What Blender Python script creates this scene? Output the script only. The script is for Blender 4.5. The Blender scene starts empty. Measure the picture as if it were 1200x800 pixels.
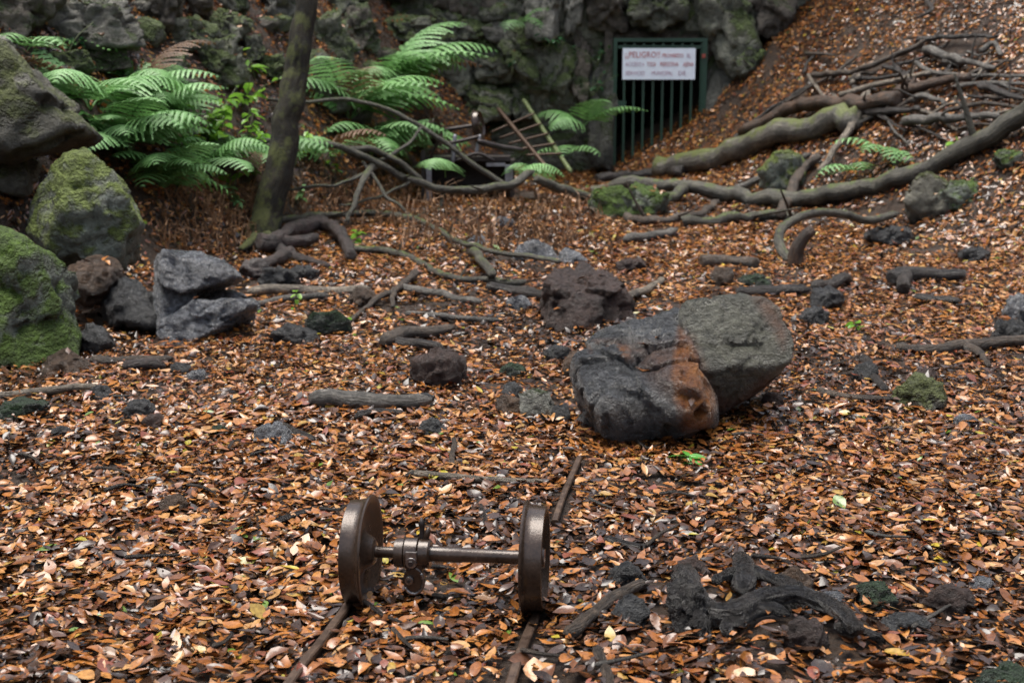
import bpy, math, random
import numpy as np
from mathutils import Vector, Matrix

R = math.radians
random.seed(7)
rng = np.random.default_rng(11)
scene = bpy.context.scene
C = scene.collection

# ------------------------------------------------------------------ camera
CAM_H, PITCH, F = 1.60, R(10.2), 1500.0          # F in pixels of the 1200 x 800 photograph
cd = bpy.data.cameras.new('camera')
cam = bpy.data.objects.new('camera', cd); C.objects.link(cam)
cam.location = (0, 0, CAM_H); cam.rotation_euler = (R(90) - PITCH, 0, 0)
cd.sensor_width = 36; cd.lens = 36 * F / 1200
cd.clip_start = 0.05; cd.clip_end = 300
cd.dof.use_dof = True; cd.dof.focus_distance = 5.0; cd.dof.aperture_fstop = 3.5
scene.camera = cam

# ------------------------------------------------------------------ world, sun, exposure
SUN_EL, SUN_AZ = R(80), R(-60)
w = bpy.data.worlds.new('World'); scene.world = w; w.use_nodes = True
nt = w.node_tree; nt.nodes.clear()
sky = nt.nodes.new('ShaderNodeTexSky'); sky.sky_type = 'NISHITA'; sky.sun_disc = False
sky.sun_elevation = SUN_EL; sky.sun_rotation = SUN_AZ; sky.air_density = 1.0; sky.dust_density = 3.0
hs = nt.nodes.new('ShaderNodeHueSaturation'); hs.inputs['Saturation'].default_value = 0.5
bg = nt.nodes.new('ShaderNodeBackground'); bg.inputs['Strength'].default_value = 0.15
wo = nt.nodes.new('ShaderNodeOutputWorld')
nt.links.new(sky.outputs[0], hs.inputs['Color']); nt.links.new(hs.outputs[0], bg.inputs['Color'])
nt.links.new(bg.outputs[0], wo.inputs['Surface'])
sl = bpy.data.lights.new('sun', 'SUN'); sl.energy = 2.6; sl.angle = R(42); sl.color = (1.0, 0.95, 0.87)
sun = bpy.data.objects.new('sun', sl); C.objects.link(sun)
sd = Vector((math.sin(SUN_AZ) * math.cos(SUN_EL), math.cos(SUN_AZ) * math.cos(SUN_EL), math.sin(SUN_EL)))
sun.rotation_euler = sd.to_track_quat('Z', 'Y').to_euler(); sun.location = (0, 0, 12)
scene.view_settings.view_transform = 'Standard'; scene.view_settings.look = 'None'
scene.view_settings.exposure = 1.14; scene.view_settings.gamma = 1.0
scene.view_settings.use_curve_mapping = False
scene.cycles.max_bounces = 5; scene.cycles.diffuse_bounces = 3; scene.cycles.glossy_bounces = 2
scene.cycles.use_adaptive_sampling = True

# ------------------------------------------------------------------ photo pixel <-> world
FWD = np.array([0, math.cos(PITCH), -math.sin(PITCH)]); UP = np.array([0, math.sin(PITCH), math.cos(PITCH)])
EYE = np.array([0, 0, CAM_H]); RIGHT = np.array([1.0, 0, 0])
def ray(px, py): return FWD + RIGHT * ((px - 600) / F) + UP * ((400 - py) / F)
def at(px, py, d): return EYE + ray(px, py) * d
def proj(P):
    q = np.asarray(P) - EYE; d = q @ FWD
    return 600 + F * (q @ RIGHT) / d, 400 - F * (q @ UP) / d, d

def smax(a, b, k):
    h = np.clip(0.5 + 0.5 * (a - b) / k, 0, 1)
    return b + (a - b) * h + k * h * (1 - h)
_sn = [(rng.normal(size=2) / s, rng.uniform(0, 6.28), s) for s in (0.9, 0.7, 0.5, 0.4, 0.3, 0.22, 0.16, 0.12, 0.1)]
def height(x, y):
    x = np.asarray(x, float); y = np.asarray(y, float)
    t = np.clip((y - 5) / 15, 0, 1.2)
    z = 0.8 * t ** 1.15
    talus = 0.60 + 0.82 * (x - 1.56) - 0.33 * (19.5 - y)
    bank = 0.3 + 1.35 * (-0.94 * (x + 2.44) + 0.34 * (y - 12.2))
    z = z - 0.16 * np.clip((y - 15) / 4, 0, 1) * np.exp(-((x - 1.6) / 1.6) ** 2); talus = talus - 0.30 * np.exp(-((x - 2.75) / 0.75) ** 2) * np.clip((y - 16.5) / 2.5, 0, 1); z = smax(z, talus, 0.3); z = smax(z, bank, 0.35)
    z = smax(z, 0.5 * (-y - 8), 0.8)  # unseen bank behind the camera, added to block low sky light
    z = smax(z, 0.9 * (np.abs(x) - 7.5) - 0.3, 0.8)  # unseen side slopes, raised as well to cut low sky light
    for k, ph, s in _sn:
        z = z + 0.022 * s * np.sin(2.2 * (k[0] * x + k[1] * y) + ph)
    return np.minimum(z, 11 + 0.02 * np.abs(x))
def ghit(px, py, wall=20.15):
    r = ray(px, py); ds = np.linspace(2, 24, 900)
    P = EYE + ds[:, None] * r
    below = P[:, 2] < height(P[:, 0], P[:, 1])
    below |= P[:, 1] > wall
    i = int(np.argmax(below)) if below.any() else 899
    lo, hi = ds[max(i - 1, 0)], ds[i]
    for _ in range(12):
        m = 0.5 * (lo + hi); p = EYE + r * m
        if p[2] < height(p[0], p[1]) or p[1] > wall: hi = m
        else: lo = m
    return hi

# ------------------------------------------------------------------ numpy noise
def _hash(ix, iy, iz, seed):
    n = (ix * 374761393 + iy * 668265263 + iz * 2147483647 + seed * 974711) & 0xffffffff
    n = ((n ^ (n >> 13)) * 1274126177) & 0xffffffff
    n = ((n ^ (n >> 16)) * 2246822519) & 0xffffffff
    return ((n ^ (n >> 15)) & 0xffffff) / float(0xffffff)
def vnoise(P, seed=0):
    P = np.asarray(P, float); i = np.floor(P).astype(np.int64); f = P - i; f = f * f * (3 - 2 * f)
    o = 0
    for dx in (0, 1):
        for dy in (0, 1):
            for dz in (0, 1):
                wgt = (f[:, 0] if dx else 1 - f[:, 0]) * (f[:, 1] if dy else 1 - f[:, 1]) * (f[:, 2] if dz else 1 - f[:, 2])
                o = o + wgt * _hash(i[:, 0] + dx, i[:, 1] + dy, i[:, 2] + dz, seed)
    return o * 2 - 1
def fbm(P, seed=0, octaves=4, ridged=False):
    o = 0; a = 1.0; s = 0
    for k in range(octaves):
        n = vnoise(P * 2 ** k, seed + k * 17)
        if ridged: n = 1 - 2 * np.abs(n)
        o = o + a * n; s += a; a *= 0.5
    return o / s

def facets(P, seed):
    """fractured planes: every worley cell tilts its own way; also returns the distance to the cell border"""
    i = np.floor(P).astype(np.int64); b1 = np.full(len(P), 9.0); b2 = np.full(len(P), 9.0); disp = np.zeros(len(P))
    for dx in (-1, 0, 1):
        for dy in (-1, 0, 1):
            for dz in (-1, 0, 1):
                c = i + (dx, dy, dz); h = [_hash(c[:, 0], c[:, 1], c[:, 2], seed + 31 * k) for k in range(7)]
                o = P - (c + np.column_stack(h[:3])); d = np.sum(o * o, 1); near = d < b1
                b2 = np.where(near, b1, np.minimum(b2, d))
                g = np.column_stack(h[3:6]) - 0.5
                disp = np.where(near, np.sum(o * g, 1) * 1.5 + (h[6] - 0.5) * 0.45, disp); b1 = np.minimum(b1, d)
    return disp, np.sqrt(b2) - np.sqrt(b1)

# ------------------------------------------------------------------ object helpers
def tag(o, label=None, cat=None, group=None, kind=None):
    if label: o['label'] = label
    if cat: o['category'] = cat
    if group: o['group'] = group
    if kind: o['kind'] = kind
    return o
def empty(name, loc, label, cat, group=None, rot=None):
    o = bpy.data.objects.new(name, None); C.objects.link(o); o.location = loc; o.empty_display_size = 0.1
    if rot is not None: o.rotation_euler = rot
    return tag(o, label, cat, group)
def link(name, me, mat, parent=None):
    o = bpy.data.objects.new(name, me); C.objects.link(o)
    if mat is not None and not me.materials: me.materials.append(mat)
    if parent is not None: o.parent = parent
    return o
def np_mesh(name, V, tris, smooth=True):
    V = np.asarray(V, np.float32); T = np.asarray(tris, np.int32)
    me = bpy.data.meshes.new(name); k = T.shape[1]
    me.vertices.add(len(V)); me.vertices.foreach_set('co', V.ravel())
    me.loops.add(T.size); me.loops.foreach_set('vertex_index', T.ravel())
    me.polygons.add(len(T)); me.polygons.foreach_set('loop_start', np.arange(0, T.size, k, dtype=np.int32))
    me.polygons.foreach_set('use_smooth', np.full(len(T), smooth, bool))
    me.update(calc_edges=True); me.validate()
    return me
def fattr(me, name, vals):
    a = me.attributes.new(name, 'FLOAT', 'POINT'); a.data.foreach_set('value', np.asarray(vals, np.float32))
def grain(me, G):
    a = me.attributes.new('grain', 'FLOAT_VECTOR', 'POINT'); a.data.foreach_set('vector', np.asarray(G, np.float32).ravel())
def local(name, V, T, mat, label=None, cat=None, group=None, parent=None, base=None, smooth=True, attrs=None):
    """mesh object whose origin sits at its base point; V in world space (or in the parent's space)"""
    V = np.asarray(V, float)
    b = V.mean(0) if base is None else np.asarray(base, float)
    if base is None: b[2] = V[:, 2].min()
    me = np_mesh(name, V - b, T, smooth)
    if attrs:
        for k, v in attrs.items(): fattr(me, k, v)
    o = link(name, me, mat, parent); o.location = b
    return tag(o, label, cat, group)
class Soup:
    """collects quads and triangles (as triangles) into one mesh"""
    def __init__(s): s.V = []; s.T = []; s.G = []; s.n = 0
    def add(s, V, T):
        V = np.asarray(V, float); s.V.append(V); g = GRAIN[0]; s.G.append(g if g is not None and len(g) == len(V) else V * 14); s.T.append(np.asarray(T, int) + s.n); s.n += len(V); return s
    def box(s, x0, x1, y0, y1, z0, z1, b=0.0, M=None):
        V = np.array([[x, y, z] for x in (x0, x1) for y in (y0, y1) for z in (z0, z1)], float)
        if M is not None: V = V @ M[:3, :3].T + M[:3, 3]
        Q = [(0, 1, 3, 2), (4, 6, 7, 5), (0, 4, 5, 1), (2, 3, 7, 6), (0, 2, 6, 4), (1, 5, 7, 3)]
        T = []
        for q in Q: T += [(q[0], q[1], q[2]), (q[0], q[2], q[3])]
        return s.add(V, T)
    def get(s): return np.concatenate(s.V), np.concatenate(s.T)
def quads_to_tris(rows, cols, wrap=True):
    i = np.arange(rows - 1)[:, None]; j = np.arange(cols if wrap else cols - 1)[None, :]
    a = i * cols + j; b = i * cols + (j + 1) % cols; c = a + cols; d = b + cols
    return np.concatenate([np.stack([a, b, d], -1).reshape(-1, 3), np.stack([a, d, c], -1).reshape(-1, 3)])
def lathe(profile, seg=48):
    """profile [(x, r)] turned round the X axis"""
    p = np.array(profile, float); a = np.linspace(0, 2 * np.pi, seg, endpoint=False)
    V = np.stack([np.repeat(p[:, :1], seg, 1), p[:, 1:2] * np.cos(a), p[:, 1:2] * np.sin(a)], -1).reshape(-1, 3)
    return V, quads_to_tris(len(p), seg)
def catmull(P, step):
    P = np.asarray(P, float); Q = np.vstack([2 * P[0] - P[1], P, 2 * P[-1] - P[-2]]); out = []
    for i in range(1, len(Q) - 2):
        n = max(2, int(np.linalg.norm(Q[i + 1, :3] - Q[i, :3]) / step))
        t = np.linspace(0, 1, n, endpoint=False)[:, None]
        a, b, c, d = Q[i - 1], Q[i], Q[i + 1], Q[i + 2]
        out.append(0.5 * (2 * b + (c - a) * t + (2 * a - 5 * b + 4 * c - d) * t ** 2 + (3 * b - a - 3 * c + d) * t ** 3))
    out.append(Q[-2][None]); return np.vstack(out)
GRAIN = [None]
def tube(P, r, seg=10, step=0.06, rough=0.12, seed=0, freq=None, wob=0.0, st=(1, 1, 1)):
    D = catmull(np.column_stack([P, r]), step); C0, rr = D[:, :3].copy(), np.maximum(D[:, 3], 0.0015)
    rm = float(rr.mean())
    if wob:
        C0[1:-1] += wob * np.column_stack([vnoise(C0[1:-1] * 6 + k * 9.1, seed + k) for k in range(3)])
    T = np.gradient(C0, axis=0); T /= np.linalg.norm(T, axis=1)[:, None] + 1e-9
    ref = np.array([0, 0, 1.0]) if abs(T[0, 2]) < 0.8 else np.array([0, 1.0, 0])
    A = np.cross(T, ref); A /= np.linalg.norm(A, axis=1)[:, None] + 1e-9; B = np.cross(T, A)
    a = np.linspace(0, 2 * np.pi, seg, endpoint=False)
    # closed rounded ends
    tipk = 1.6 if rm < 0.045 and rough else 0.12
    C1 = np.vstack([C0[:1] - T[:1] * rr[0] * tipk * 0.6, C0, C0[-1:] + T[-1:] * rr[-1] * tipk])
    r1 = np.concatenate([[rr[0] * (0.5 if tipk > 1 else 0.72)], rr, [rr[-1] * (0.3 if tipk > 1 else 0.6)]]); A = np.vstack([A[:1], A, A[-1:]]); B = np.vstack([B[:1], B, B[-1:]])
    dirs = A[:, None] * np.cos(a)[None, :, None] + B[:, None] * np.sin(a)[None, :, None]
    V = C1[:, None] + dirs * r1[:, None, None]
    if rough:
        f = (freq or 0.7 / rm)
        Vq = V.reshape(-1, 3) * np.array(st)
        arc = np.concatenate([[0], np.cumsum(np.linalg.norm(np.diff(C1, axis=0), axis=1))]) / rm
        Gq = np.stack([np.repeat(np.cos(a)[None], len(C1), 0) * 1.6, np.repeat(np.sin(a)[None], len(C1), 0) * 1.6, np.repeat(arc[:, None], seg, 1) * 0.16], -1).reshape(-1, 3) + seed % 97
        n = (0.7 * fbm(Vq * f, seed, 3) + 0.45 * fbm(Vq * f * 2.6, seed + 8, 2, True) + 0.8 * fbm(Gq * 1.3, seed + 4, 3, True)).reshape(V.shape[:2])
        n2 = vnoise(C1 * (0.25 / rm), seed + 5)[:, None]
        V = C1[:, None] + dirs * (r1[:, None] * (1 + rough * n + rough * 0.9 * n2))[..., None]
    arc = np.concatenate([[0], np.cumsum(np.linalg.norm(np.diff(C1, axis=0), axis=1))]) / rm
    G = np.stack([np.repeat(np.cos(a)[None], len(C1), 0), np.repeat(np.sin(a)[None], len(C1), 0), np.repeat(arc[:, None], seg, 1) * 0.14], -1).reshape(-1, 3) + (seed % 97) * 3.1
    GRAIN[0] = np.concatenate([G, G[:1], G[-1:]])
    V = np.concatenate([V.reshape(-1, 3), C1[:1], C1[-1:]]); n = len(C1)
    tr = quads_to_tris(n, seg); j = np.arange(seg); k = (j + 1) % seg
    cap0 = np.stack([np.full(seg, n * seg), k, j], -1); cap1 = np.stack([np.full(seg, n * seg + 1), (n - 1) * seg + j, (n - 1) * seg + k], -1)
    return V, np.concatenate([tr, cap0, cap1])

# ------------------------------------------------------------------ materials
def mat(name):
    m = bpy.data.materials.new(name); m.use_nodes = True; t = m.node_tree; t.nodes.clear()
    o = t.nodes.new('ShaderNodeOutputMaterial'); b = t.nodes.new('ShaderNodeBsdfPrincipled')
    t.links.new(b.outputs[0], o.inputs[0]); return m, t, b
def N(t, typ, **kw):
    n = t.nodes.new(typ)
    for k, v in kw.items():
        if k in n.inputs: n.inputs[k].default_value = v
        else: setattr(n, k, v)
    return n
def ramp(t, fac, stops, interp='LINEAR'):
    r = t.nodes.new('ShaderNodeValToRGB'); e = r.color_ramp.elements; r.color_ramp.interpolation = interp
    while len(e) < len(stops): e.new(0.5)
    for s, (p, c) in zip(e, stops):
        s.position = p; s.color = (*c, 1) if len(c) == 3 else c
    t.links.new(fac, r.inputs[0]); return r.outputs[0]
def mix(t, fac, a, b, blend='MIX'):
    m = t.nodes.new('ShaderNodeMix'); m.data_type = 'RGBA'; m.blend_type = blend
    for s, v in ((0, fac), (6, a), (7, b)):
        if isinstance(v, (int, float)): m.inputs[s].default_value = v
        elif isinstance(v, tuple): m.inputs[s].default_value = (*v, 1)
        else: t.links.new(v, m.inputs[s])
    return m.outputs[2]
def math_(t, op, a, b=None, clamp=False):
    m = t.nodes.new('ShaderNodeMath'); m.operation = op; m.use_clamp = clamp
    for i, v in enumerate((a, b)):
        if v is None: continue
        if isinstance(v, (int, float)): m.inputs[i].default_value = v
        else: t.links.new(v, m.inputs[i])
    return m.outputs[0]
def noise_(t, scale, detail=6, rough=0.6, coord=None, dist=0.0):
    n = N(t, 'ShaderNodeTexNoise'); n.inputs['Scale'].default_value = scale; n.inputs['Detail'].default_value = detail
    n.inputs['Roughness'].default_value = rough; n.inputs['Distortion'].default_value = dist
    t.links.new(coord if coord is not None else pos(t), n.inputs['Vector']); return n.outputs[0]
def pos(t): return N(t, 'ShaderNodeNewGeometry').outputs['Position']
def bump(t, b, h, strength, dist):
    n = N(t, 'ShaderNodeBump'); n.inputs['Strength'].default_value = strength; n.inputs['Distance'].default_value = dist
    t.links.new(h, n.inputs['Height']); t.links.new(n.outputs[0], b.inputs['Normal'])
def upness(t, lo, hi):
    g = N(t, 'ShaderNodeNewGeometry'); s = N(t, 'ShaderNodeSeparateXYZ'); t.links.new(g.outputs['Normal'], s.inputs[0])
    m = N(t, 'ShaderNodeMapRange'); m.inputs[1].default_value = lo; m.inputs[2].default_value = hi
    t.links.new(s.outputs[2], m.inputs[0]); return m.outputs[0]

def rock_mat(name, dark, light, moss=0.0, mosscol=(0.055, 0.085, 0.018), rough=(0.3, 0.6), scale=6, rust=None, lichen=0.0, wet=0.5):
    m, t, b = mat(name); p = pos(t)
    big = noise_(t, scale * 0.5, 5, 0.6, p, 0.4); fine = noise_(t, scale * 5, 8, 0.7, p); vfine = noise_(t, scale * 22, 4, 0.7, p)
    c = ramp(t, big, [(0.3, dark), (0.7, light)])
    c = mix(t, 0.75, c, ramp(t, fine, [(0.34, (0.18, 0.18, 0.20)), (0.66, (1.25, 1.25, 1.25))]), 'MULTIPLY')
    vor = N(t, 'ShaderNodeTexVoronoi'); vor.inputs['Scale'].default_value = scale * 4; t.links.new(p, vor.inputs['Vector'])
    c = mix(t, 0.35, c, ramp(t, vfine, [(0.3, (0.4, 0.4, 0.4)), (0.7, (1.3, 1.3, 1.3))]), 'MULTIPLY')
    if rust:
        a = N(t, 'ShaderNodeAttribute', attribute_name='rust')
        f = math_(t, 'MULTIPLY', a.outputs['Fac'], ramp(t, fine, [(0.3, (0.35,) * 3), (0.45, (1,) * 3)]), True)
        c = mix(t, f, c, ramp(t, noise_(t, 9, 6, 0.7, p), [(0.35, rust[0]), (0.65, rust[1])]))
    if lichen:
        lf = ramp(t, noise_(t, scale * 1.7, 6, 0.75, p, 0.6), [(0.62 - 0.1 * lichen, (0,) * 3), (0.68 - 0.08 * lichen, (1,) * 3)])
        c = mix(t, math_(t, 'MULTIPLY', lf, 0.7), c, (0.23, 0.27, 0.22))
    mh = None
    if moss:
        mn = math_(t, 'ADD', noise_(t, scale * 0.8, 6, 0.7, p, 0.3), math_(t, 'MULTIPLY', upness(t, -0.3, 0.9), 0.28))
        mf = ramp(t, mn, [(0.78 - 0.35 * moss, (0,) * 3), (0.88 - 0.32 * moss, (1,) * 3)])
        mc = ramp(t, noise_(t, scale * 3, 6, 0.7, p), [(0.3, tuple(v * 0.35 for v in mosscol)), (0.65, mosscol), (0.8, tuple(v * 1.7 for v in mosscol))])
        c = mix(t, mf, c, mc); mh = mf
    t.links.new(c, b.inputs['Base Color'])
    rr = ramp(t, fine, [(0.3, (rough[0],) * 3), (0.7, (rough[1],) * 3)])
    if mh is not None: rr = mix(t, mh, rr, (0.85, 0.85, 0.85))
    t.links.new(rr, b.inputs['Roughness']); b.inputs['Specular IOR Level'].default_value = wet
    h = math_(t, 'ADD', math_(t, 'MULTIPLY', fine, 1.0), math_(t, 'MULTIPLY', vfine, 0.35))
    h = math_(t, 'ADD', h, math_(t, 'MULTIPLY', vor.outputs[0], 0.25))
    if mh is not None: h = math_(t, 'ADD', h, math_(t, 'MULTIPLY', mh, math_(t, 'ADD', math_(t, 'MULTIPLY', noise_(t, scale * 9, 3, 0.6, p), 2.2), 0.3)))
    bump(t, b, h, 1.0, 0.09); return m
def wood_mat(name, dark, light, moss=0.0, rough=(0.35, 0.65), stretch=None, mosscol=(0.075, 0.10, 0.02), fine_s=40):
    m, t, b = mat(name); p = pos(t)
    n1 = noise_(t, 5, 8, 0.75, p, 0.5); n2 = noise_(t, fine_s, 6, 0.7, p, 0.8)
    ga = N(t, 'ShaderNodeAttribute', attribute_name='grain'); n3 = noise_(t, 3.2, 6, 0.7, ga.outputs['Vector'], 0.3)
    c = ramp(t, n1, [(0.36, tuple(v * 0.7 for v in dark)), (0.64, tuple(v * 1.25 for v in light))])
    c = mix(t, 0.7, c, ramp(t, n2, [(0.36, (0.2, 0.2, 0.2)), (0.66, (1.25, 1.25, 1.25))]), 'MULTIPLY')
    c = mix(t, 0.8, c, ramp(t, n3, [(0.36, (0.25, 0.25, 0.25)), (0.62, (1.3, 1.3, 1.3))]), 'MULTIPLY')
    if moss:
        mf = ramp(t, math_(t, 'ADD', noise_(t, 6, 6, 0.7, p), math_(t, 'MULTIPLY', upness(t, -0.2, 0.9), 0.3)),
                  [(0.8 - 0.35 * moss, (0,) * 3), (0.9 - 0.3 * moss, (1,) * 3)])
        c = mix(t, mf, c, ramp(t, n2, [(0.3, tuple(v * 0.4 for v in mosscol)), (0.7, tuple(v * 1.3 for v in mosscol))]))
    t.links.new(c, b.inputs['Base Color'])
    t.links.new(ramp(t, n2, [(0.3, (rough[0],) * 3), (0.7, (rough[1],) * 3)]), b.inputs['Roughness'])
    bump(t, b, math_(t, 'ADD', math_(t, 'MULTIPLY', n2, 0.6), n3), 1.0, 0.03); return m
LEAF_RAMP = [(0.0, (0.020, 0.011, 0.007)), (0.14, (0.050, 0.023, 0.012)), (0.28, (0.100, 0.038, 0.014)), (0.44, (0.18, 0.064, 0.017)),
             (0.60, (0.26, 0.098, 0.022)), (0.74, (0.31, 0.135, 0.036)), (0.85, (0.37, 0.22, 0.09)), (0.90, (0.16, 0.040, 0.018)),
             (0.955, (0.13, 0.060, 0.045)), (0.987, (0.42, 0.28, 0.03)), (0.994, (0.09, 0.15, 0.025))]
def leaf_mat(name, source):
    m, t, b = mat(name)
    if source == 'object': fac = math_(t, 'POWER', N(t, 'ShaderNodeObjectInfo').outputs['Random'], 1.35)
    else: fac = N(t, 'ShaderNodeAttribute', attribute_name='lc').outputs['Fac']
    c = ramp(t, fac, LEAF_RAMP, 'CONSTANT')
    c2 = ramp(t, fac, LEAF_RAMP)
    c = mix(t, 0.6, c, c2); p = pos(t)
    n = noise_(t, 70, 4, 0.6, p); nb = noise_(t, 1.1, 3, 0.5, p)
    c = mix(t, 0.75, c, ramp(t, n, [(0.3, (0.45, 0.4, 0.38)), (0.62, (1.15, 1.12, 1.08))]), 'MULTIPLY')
    t.links.new(c, b.inputs['Base Color'])
    t.links.new(ramp(t, noise_(t, 25, 3, 0.6, p), [(0.35, (0.15,) * 3), (0.7, (0.38,) * 3)]), b.inputs['Roughness'])
    b.inputs['Specular IOR Level'].default_value = 0.42
    bump(t, b, noise_(t, 60, 2, 0.5, p), 0.22, 0.004)
    return m
def green_mat(name, dark, light, rough=0.4, scale=8, trans=0.25, spec=0.5):
    m, t, b = mat(name); p = pos(t)
    c = ramp(t, noise_(t, scale, 4, 0.6, p), [(0.3, dark), (0.7, light)])
    t.links.new(c, b.inputs['Base Color']); b.inputs['Roughness'].default_value = rough
    b.inputs['Specular IOR Level'].default_value = spec
    o = [n for n in t.nodes if n.type == 'OUTPUT_MATERIAL'][0]
    tr = N(t, 'ShaderNodeBsdfTranslucent'); t.links.new(c, tr.inputs[0])
    ms = N(t, 'ShaderNodeMixShader'); ms.inputs[0].default_value = trans
    t.links.new(b.outputs[0], ms.inputs[1]); t.links.new(tr.outputs[0], ms.inputs[2]); t.links.new(ms.outputs[0], o.inputs[0])
    return m
def metal_mat(name, dark, light, rough=(0.22, 0.5), metallic=0.75, scale=14):
    m, t, b = mat(name); co = N(t, 'ShaderNodeTexCoord').outputs['Object']
    n1 = noise_(t, scale, 6, 0.7, co); n2 = noise_(t, scale * 8, 5, 0.7, co)
    c = ramp(t, n1, [(0.3, dark), (0.7, light)])
    c = mix(t, 0.5, c, ramp(t, n2, [(0.3, (0.4,) * 3), (0.7, (1.2,) * 3)]), 'MULTIPLY')
    t.links.new(c, b.inputs['Base Color']); b.inputs['Metallic'].default_value = metallic
    t.links.new(ramp(t, n1, [(0.35, (rough[0],) * 3), (0.7, (rough[1],) * 3)]), b.inputs['Roughness'])
    bump(t, b, n2, 0.25, 0.004); return m
def plain(name, col, rough=0.5, metallic=0.0, var=0.25, scale=20):
    m, t, b = mat(name); p = pos(t)
    c = mix(t, 1.0, ramp(t, noise_(t, scale, 5, 0.65, p), [(0.3, tuple(v * (1 - var) for v in col)), (0.7, tuple(min(1, v * (1 + var)) for v in col))]), (1, 1, 1), 'MULTIPLY')
    t.links.new(c, b.inputs['Base Color']); b.inputs['Roughness'].default_value = rough; b.inputs['Metallic'].default_value = metallic
    return m

M = {}
def soil():
    m, t, b = mat('wet dark soil'); p = pos(t)
    n = noise_(t, 14, 8, 0.75, p); n2 = noise_(t, 60, 5, 0.7, p)
    c = ramp(t, n, [(0.3, (0.016, 0.011, 0.008)), (0.55, (0.050, 0.028, 0.015)), (0.75, (0.10, 0.048, 0.020))])
    t.links.new(c, b.inputs['Base Color']); t.links.new(ramp(t, n2, [(0.3, (0.3,) * 3), (0.7, (0.8,) * 3)]), b.inputs['Roughness'])
    bump(t, b, math_(t, 'ADD', n, n2), 1.0, 0.05); return m
M['soil'] = soil()
M['leaf'] = leaf_mat('fallen leaves', 'attr'); M['leaf_obj'] = leaf_mat('large fallen leaf', 'object')
M['rock'] = rock_mat('dark wet rock', (0.020, 0.021, 0.023), (0.085, 0.088, 0.090), 0.0)
M['rock_gray'] = rock_mat('blue grey wet rock', (0.085, 0.092, 0.105), (0.30, 0.315, 0.34), 0.0, rough=(0.14, 0.4), wet=0.9)
M['rock_pale'] = rock_mat('pale grey rock', (0.17, 0.17, 0.145), (0.42, 0.42, 0.36), 0.1)
M['rock_cliff'] = rock_mat('cliff rock', (0.07, 0.074, 0.05), (0.34, 0.345, 0.265), 0.6, scale=2.5, rough=(0.45, 0.75), mosscol=(0.11, 0.155, 0.042))
M['rock_cliff_brown'] = rock_mat('brown cliff rock', (0.055, 0.048, 0.036), (0.25, 0.21, 0.165), 0.38, scale=2.5, rough=(0.45, 0.75))
M['rock_cliff_pale'] = rock_mat('pale cliff rock', (0.14, 0.135, 0.11), (0.38, 0.365, 0.31), 0.25, scale=2.5, rough=(0.5, 0.8))
M['rock_lichen'] = rock_mat('lichen rock', (0.11, 0.125, 0.095), (0.34, 0.37, 0.30), 0.60, (0.19, 0.25, 0.05), scale=4, lichen=1.2, rough=(0.5, 0.8))
M['rock_moss'] = rock_mat('thick moss rock', (0.09, 0.105, 0.08), (0.28, 0.31, 0.25), 0.70, (0.095, 0.17, 0.016), scale=3.5, lichen=1.2, rough=(0.5, 0.8))
M['rock_overhang'] = rock_mat('lichen grey brown rock', (0.075, 0.07, 0.052), (0.24, 0.23, 0.175), 0.40, (0.11, 0.13, 0.035), scale=3, rough=(0.45, 0.8))
M['scoria'] = rock_mat('red brown scoria', (0.035, 0.020, 0.016), (0.105, 0.058, 0.045), 0.0, scale=9, rough=(0.45, 0.75))
M['rock_brown'] = rock_mat('brown rock', (0.045, 0.026, 0.015), (0.15, 0.085, 0.045), 0.0, scale=5)
M['boulder'] = rock_mat('boulder stone', (0.026, 0.029, 0.033), (0.12, 0.126, 0.13), 0.0, scale=5, rough=(0.14, 0.45), wet=0.9,
                        rust=((0.10, 0.032, 0.013), (0.32, 0.12, 0.022)))
M['boulder_slab'] = rock_mat('boulder slab', (0.065, 0.066, 0.048), (0.19, 0.19, 0.145), 0.0, scale=5, rough=(0.25, 0.5), wet=0.7,
                             rust=((0.045, 0.022, 0.016), (0.13, 0.055, 0.025)))
M['stone_green'] = rock_mat('mossy flat stone', (0.02, 0.03, 0.024), (0.07, 0.10, 0.075), 0.45, (0.03, 0.07, 0.025), scale=10)
M['wood'] = wood_mat('wet brown deadwood', (0.035, 0.024, 0.017), (0.105, 0.075, 0.052))
M['wood_gray'] = wood_mat('grey weathered wood', (0.07, 0.065, 0.055), (0.17, 0.155, 0.135))
M['wood_pale'] = wood_mat('pale weathered wood', (0.13, 0.105, 0.078), (0.30, 0.25, 0.19))
M['wood_dark'] = wood_mat('dark wet wood', (0.014, 0.011, 0.010), (0.050, 0.040, 0.034), rough=(0.2, 0.55))
M['wood_olive'] = wood_mat('olive grey bark', (0.045, 0.040, 0.028), (0.105, 0.098, 0.070), moss=0.12)
M['wood_red'] = wood_mat('reddish rotten wood', (0.03, 0.016, 0.009), (0.095, 0.050, 0.027))
M['wood_moss'] = wood_mat('mossy bark', (0.07, 0.062, 0.05), (0.18, 0.165, 0.135), moss=0.48, mosscol=(0.10, 0.12, 0.025))
M['wood_purple'] = wood_mat('purple brown root', (0.018, 0.011, 0.010), (0.055, 0.034, 0.030))
M['trunk'] = wood_mat('tree bark', (0.009, 0.007, 0.003), (0.030, 0.023, 0.010), moss=0.58, mosscol=(0.072, 0.080, 0.018), rough=(0.7, 0.95))
M['char'] = wood_mat('charred wood', (0.007, 0.0065, 0.0065), (0.034, 0.030, 0.028), rough=(0.10, 0.40), fine_s=30)
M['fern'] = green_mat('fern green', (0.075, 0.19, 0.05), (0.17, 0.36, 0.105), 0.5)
M['fern_pale'] = green_mat('pale fern green', (0.11, 0.25, 0.08), (0.23, 0.43, 0.16), 0.5)  # paler green dealt out among the fronds by index
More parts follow.
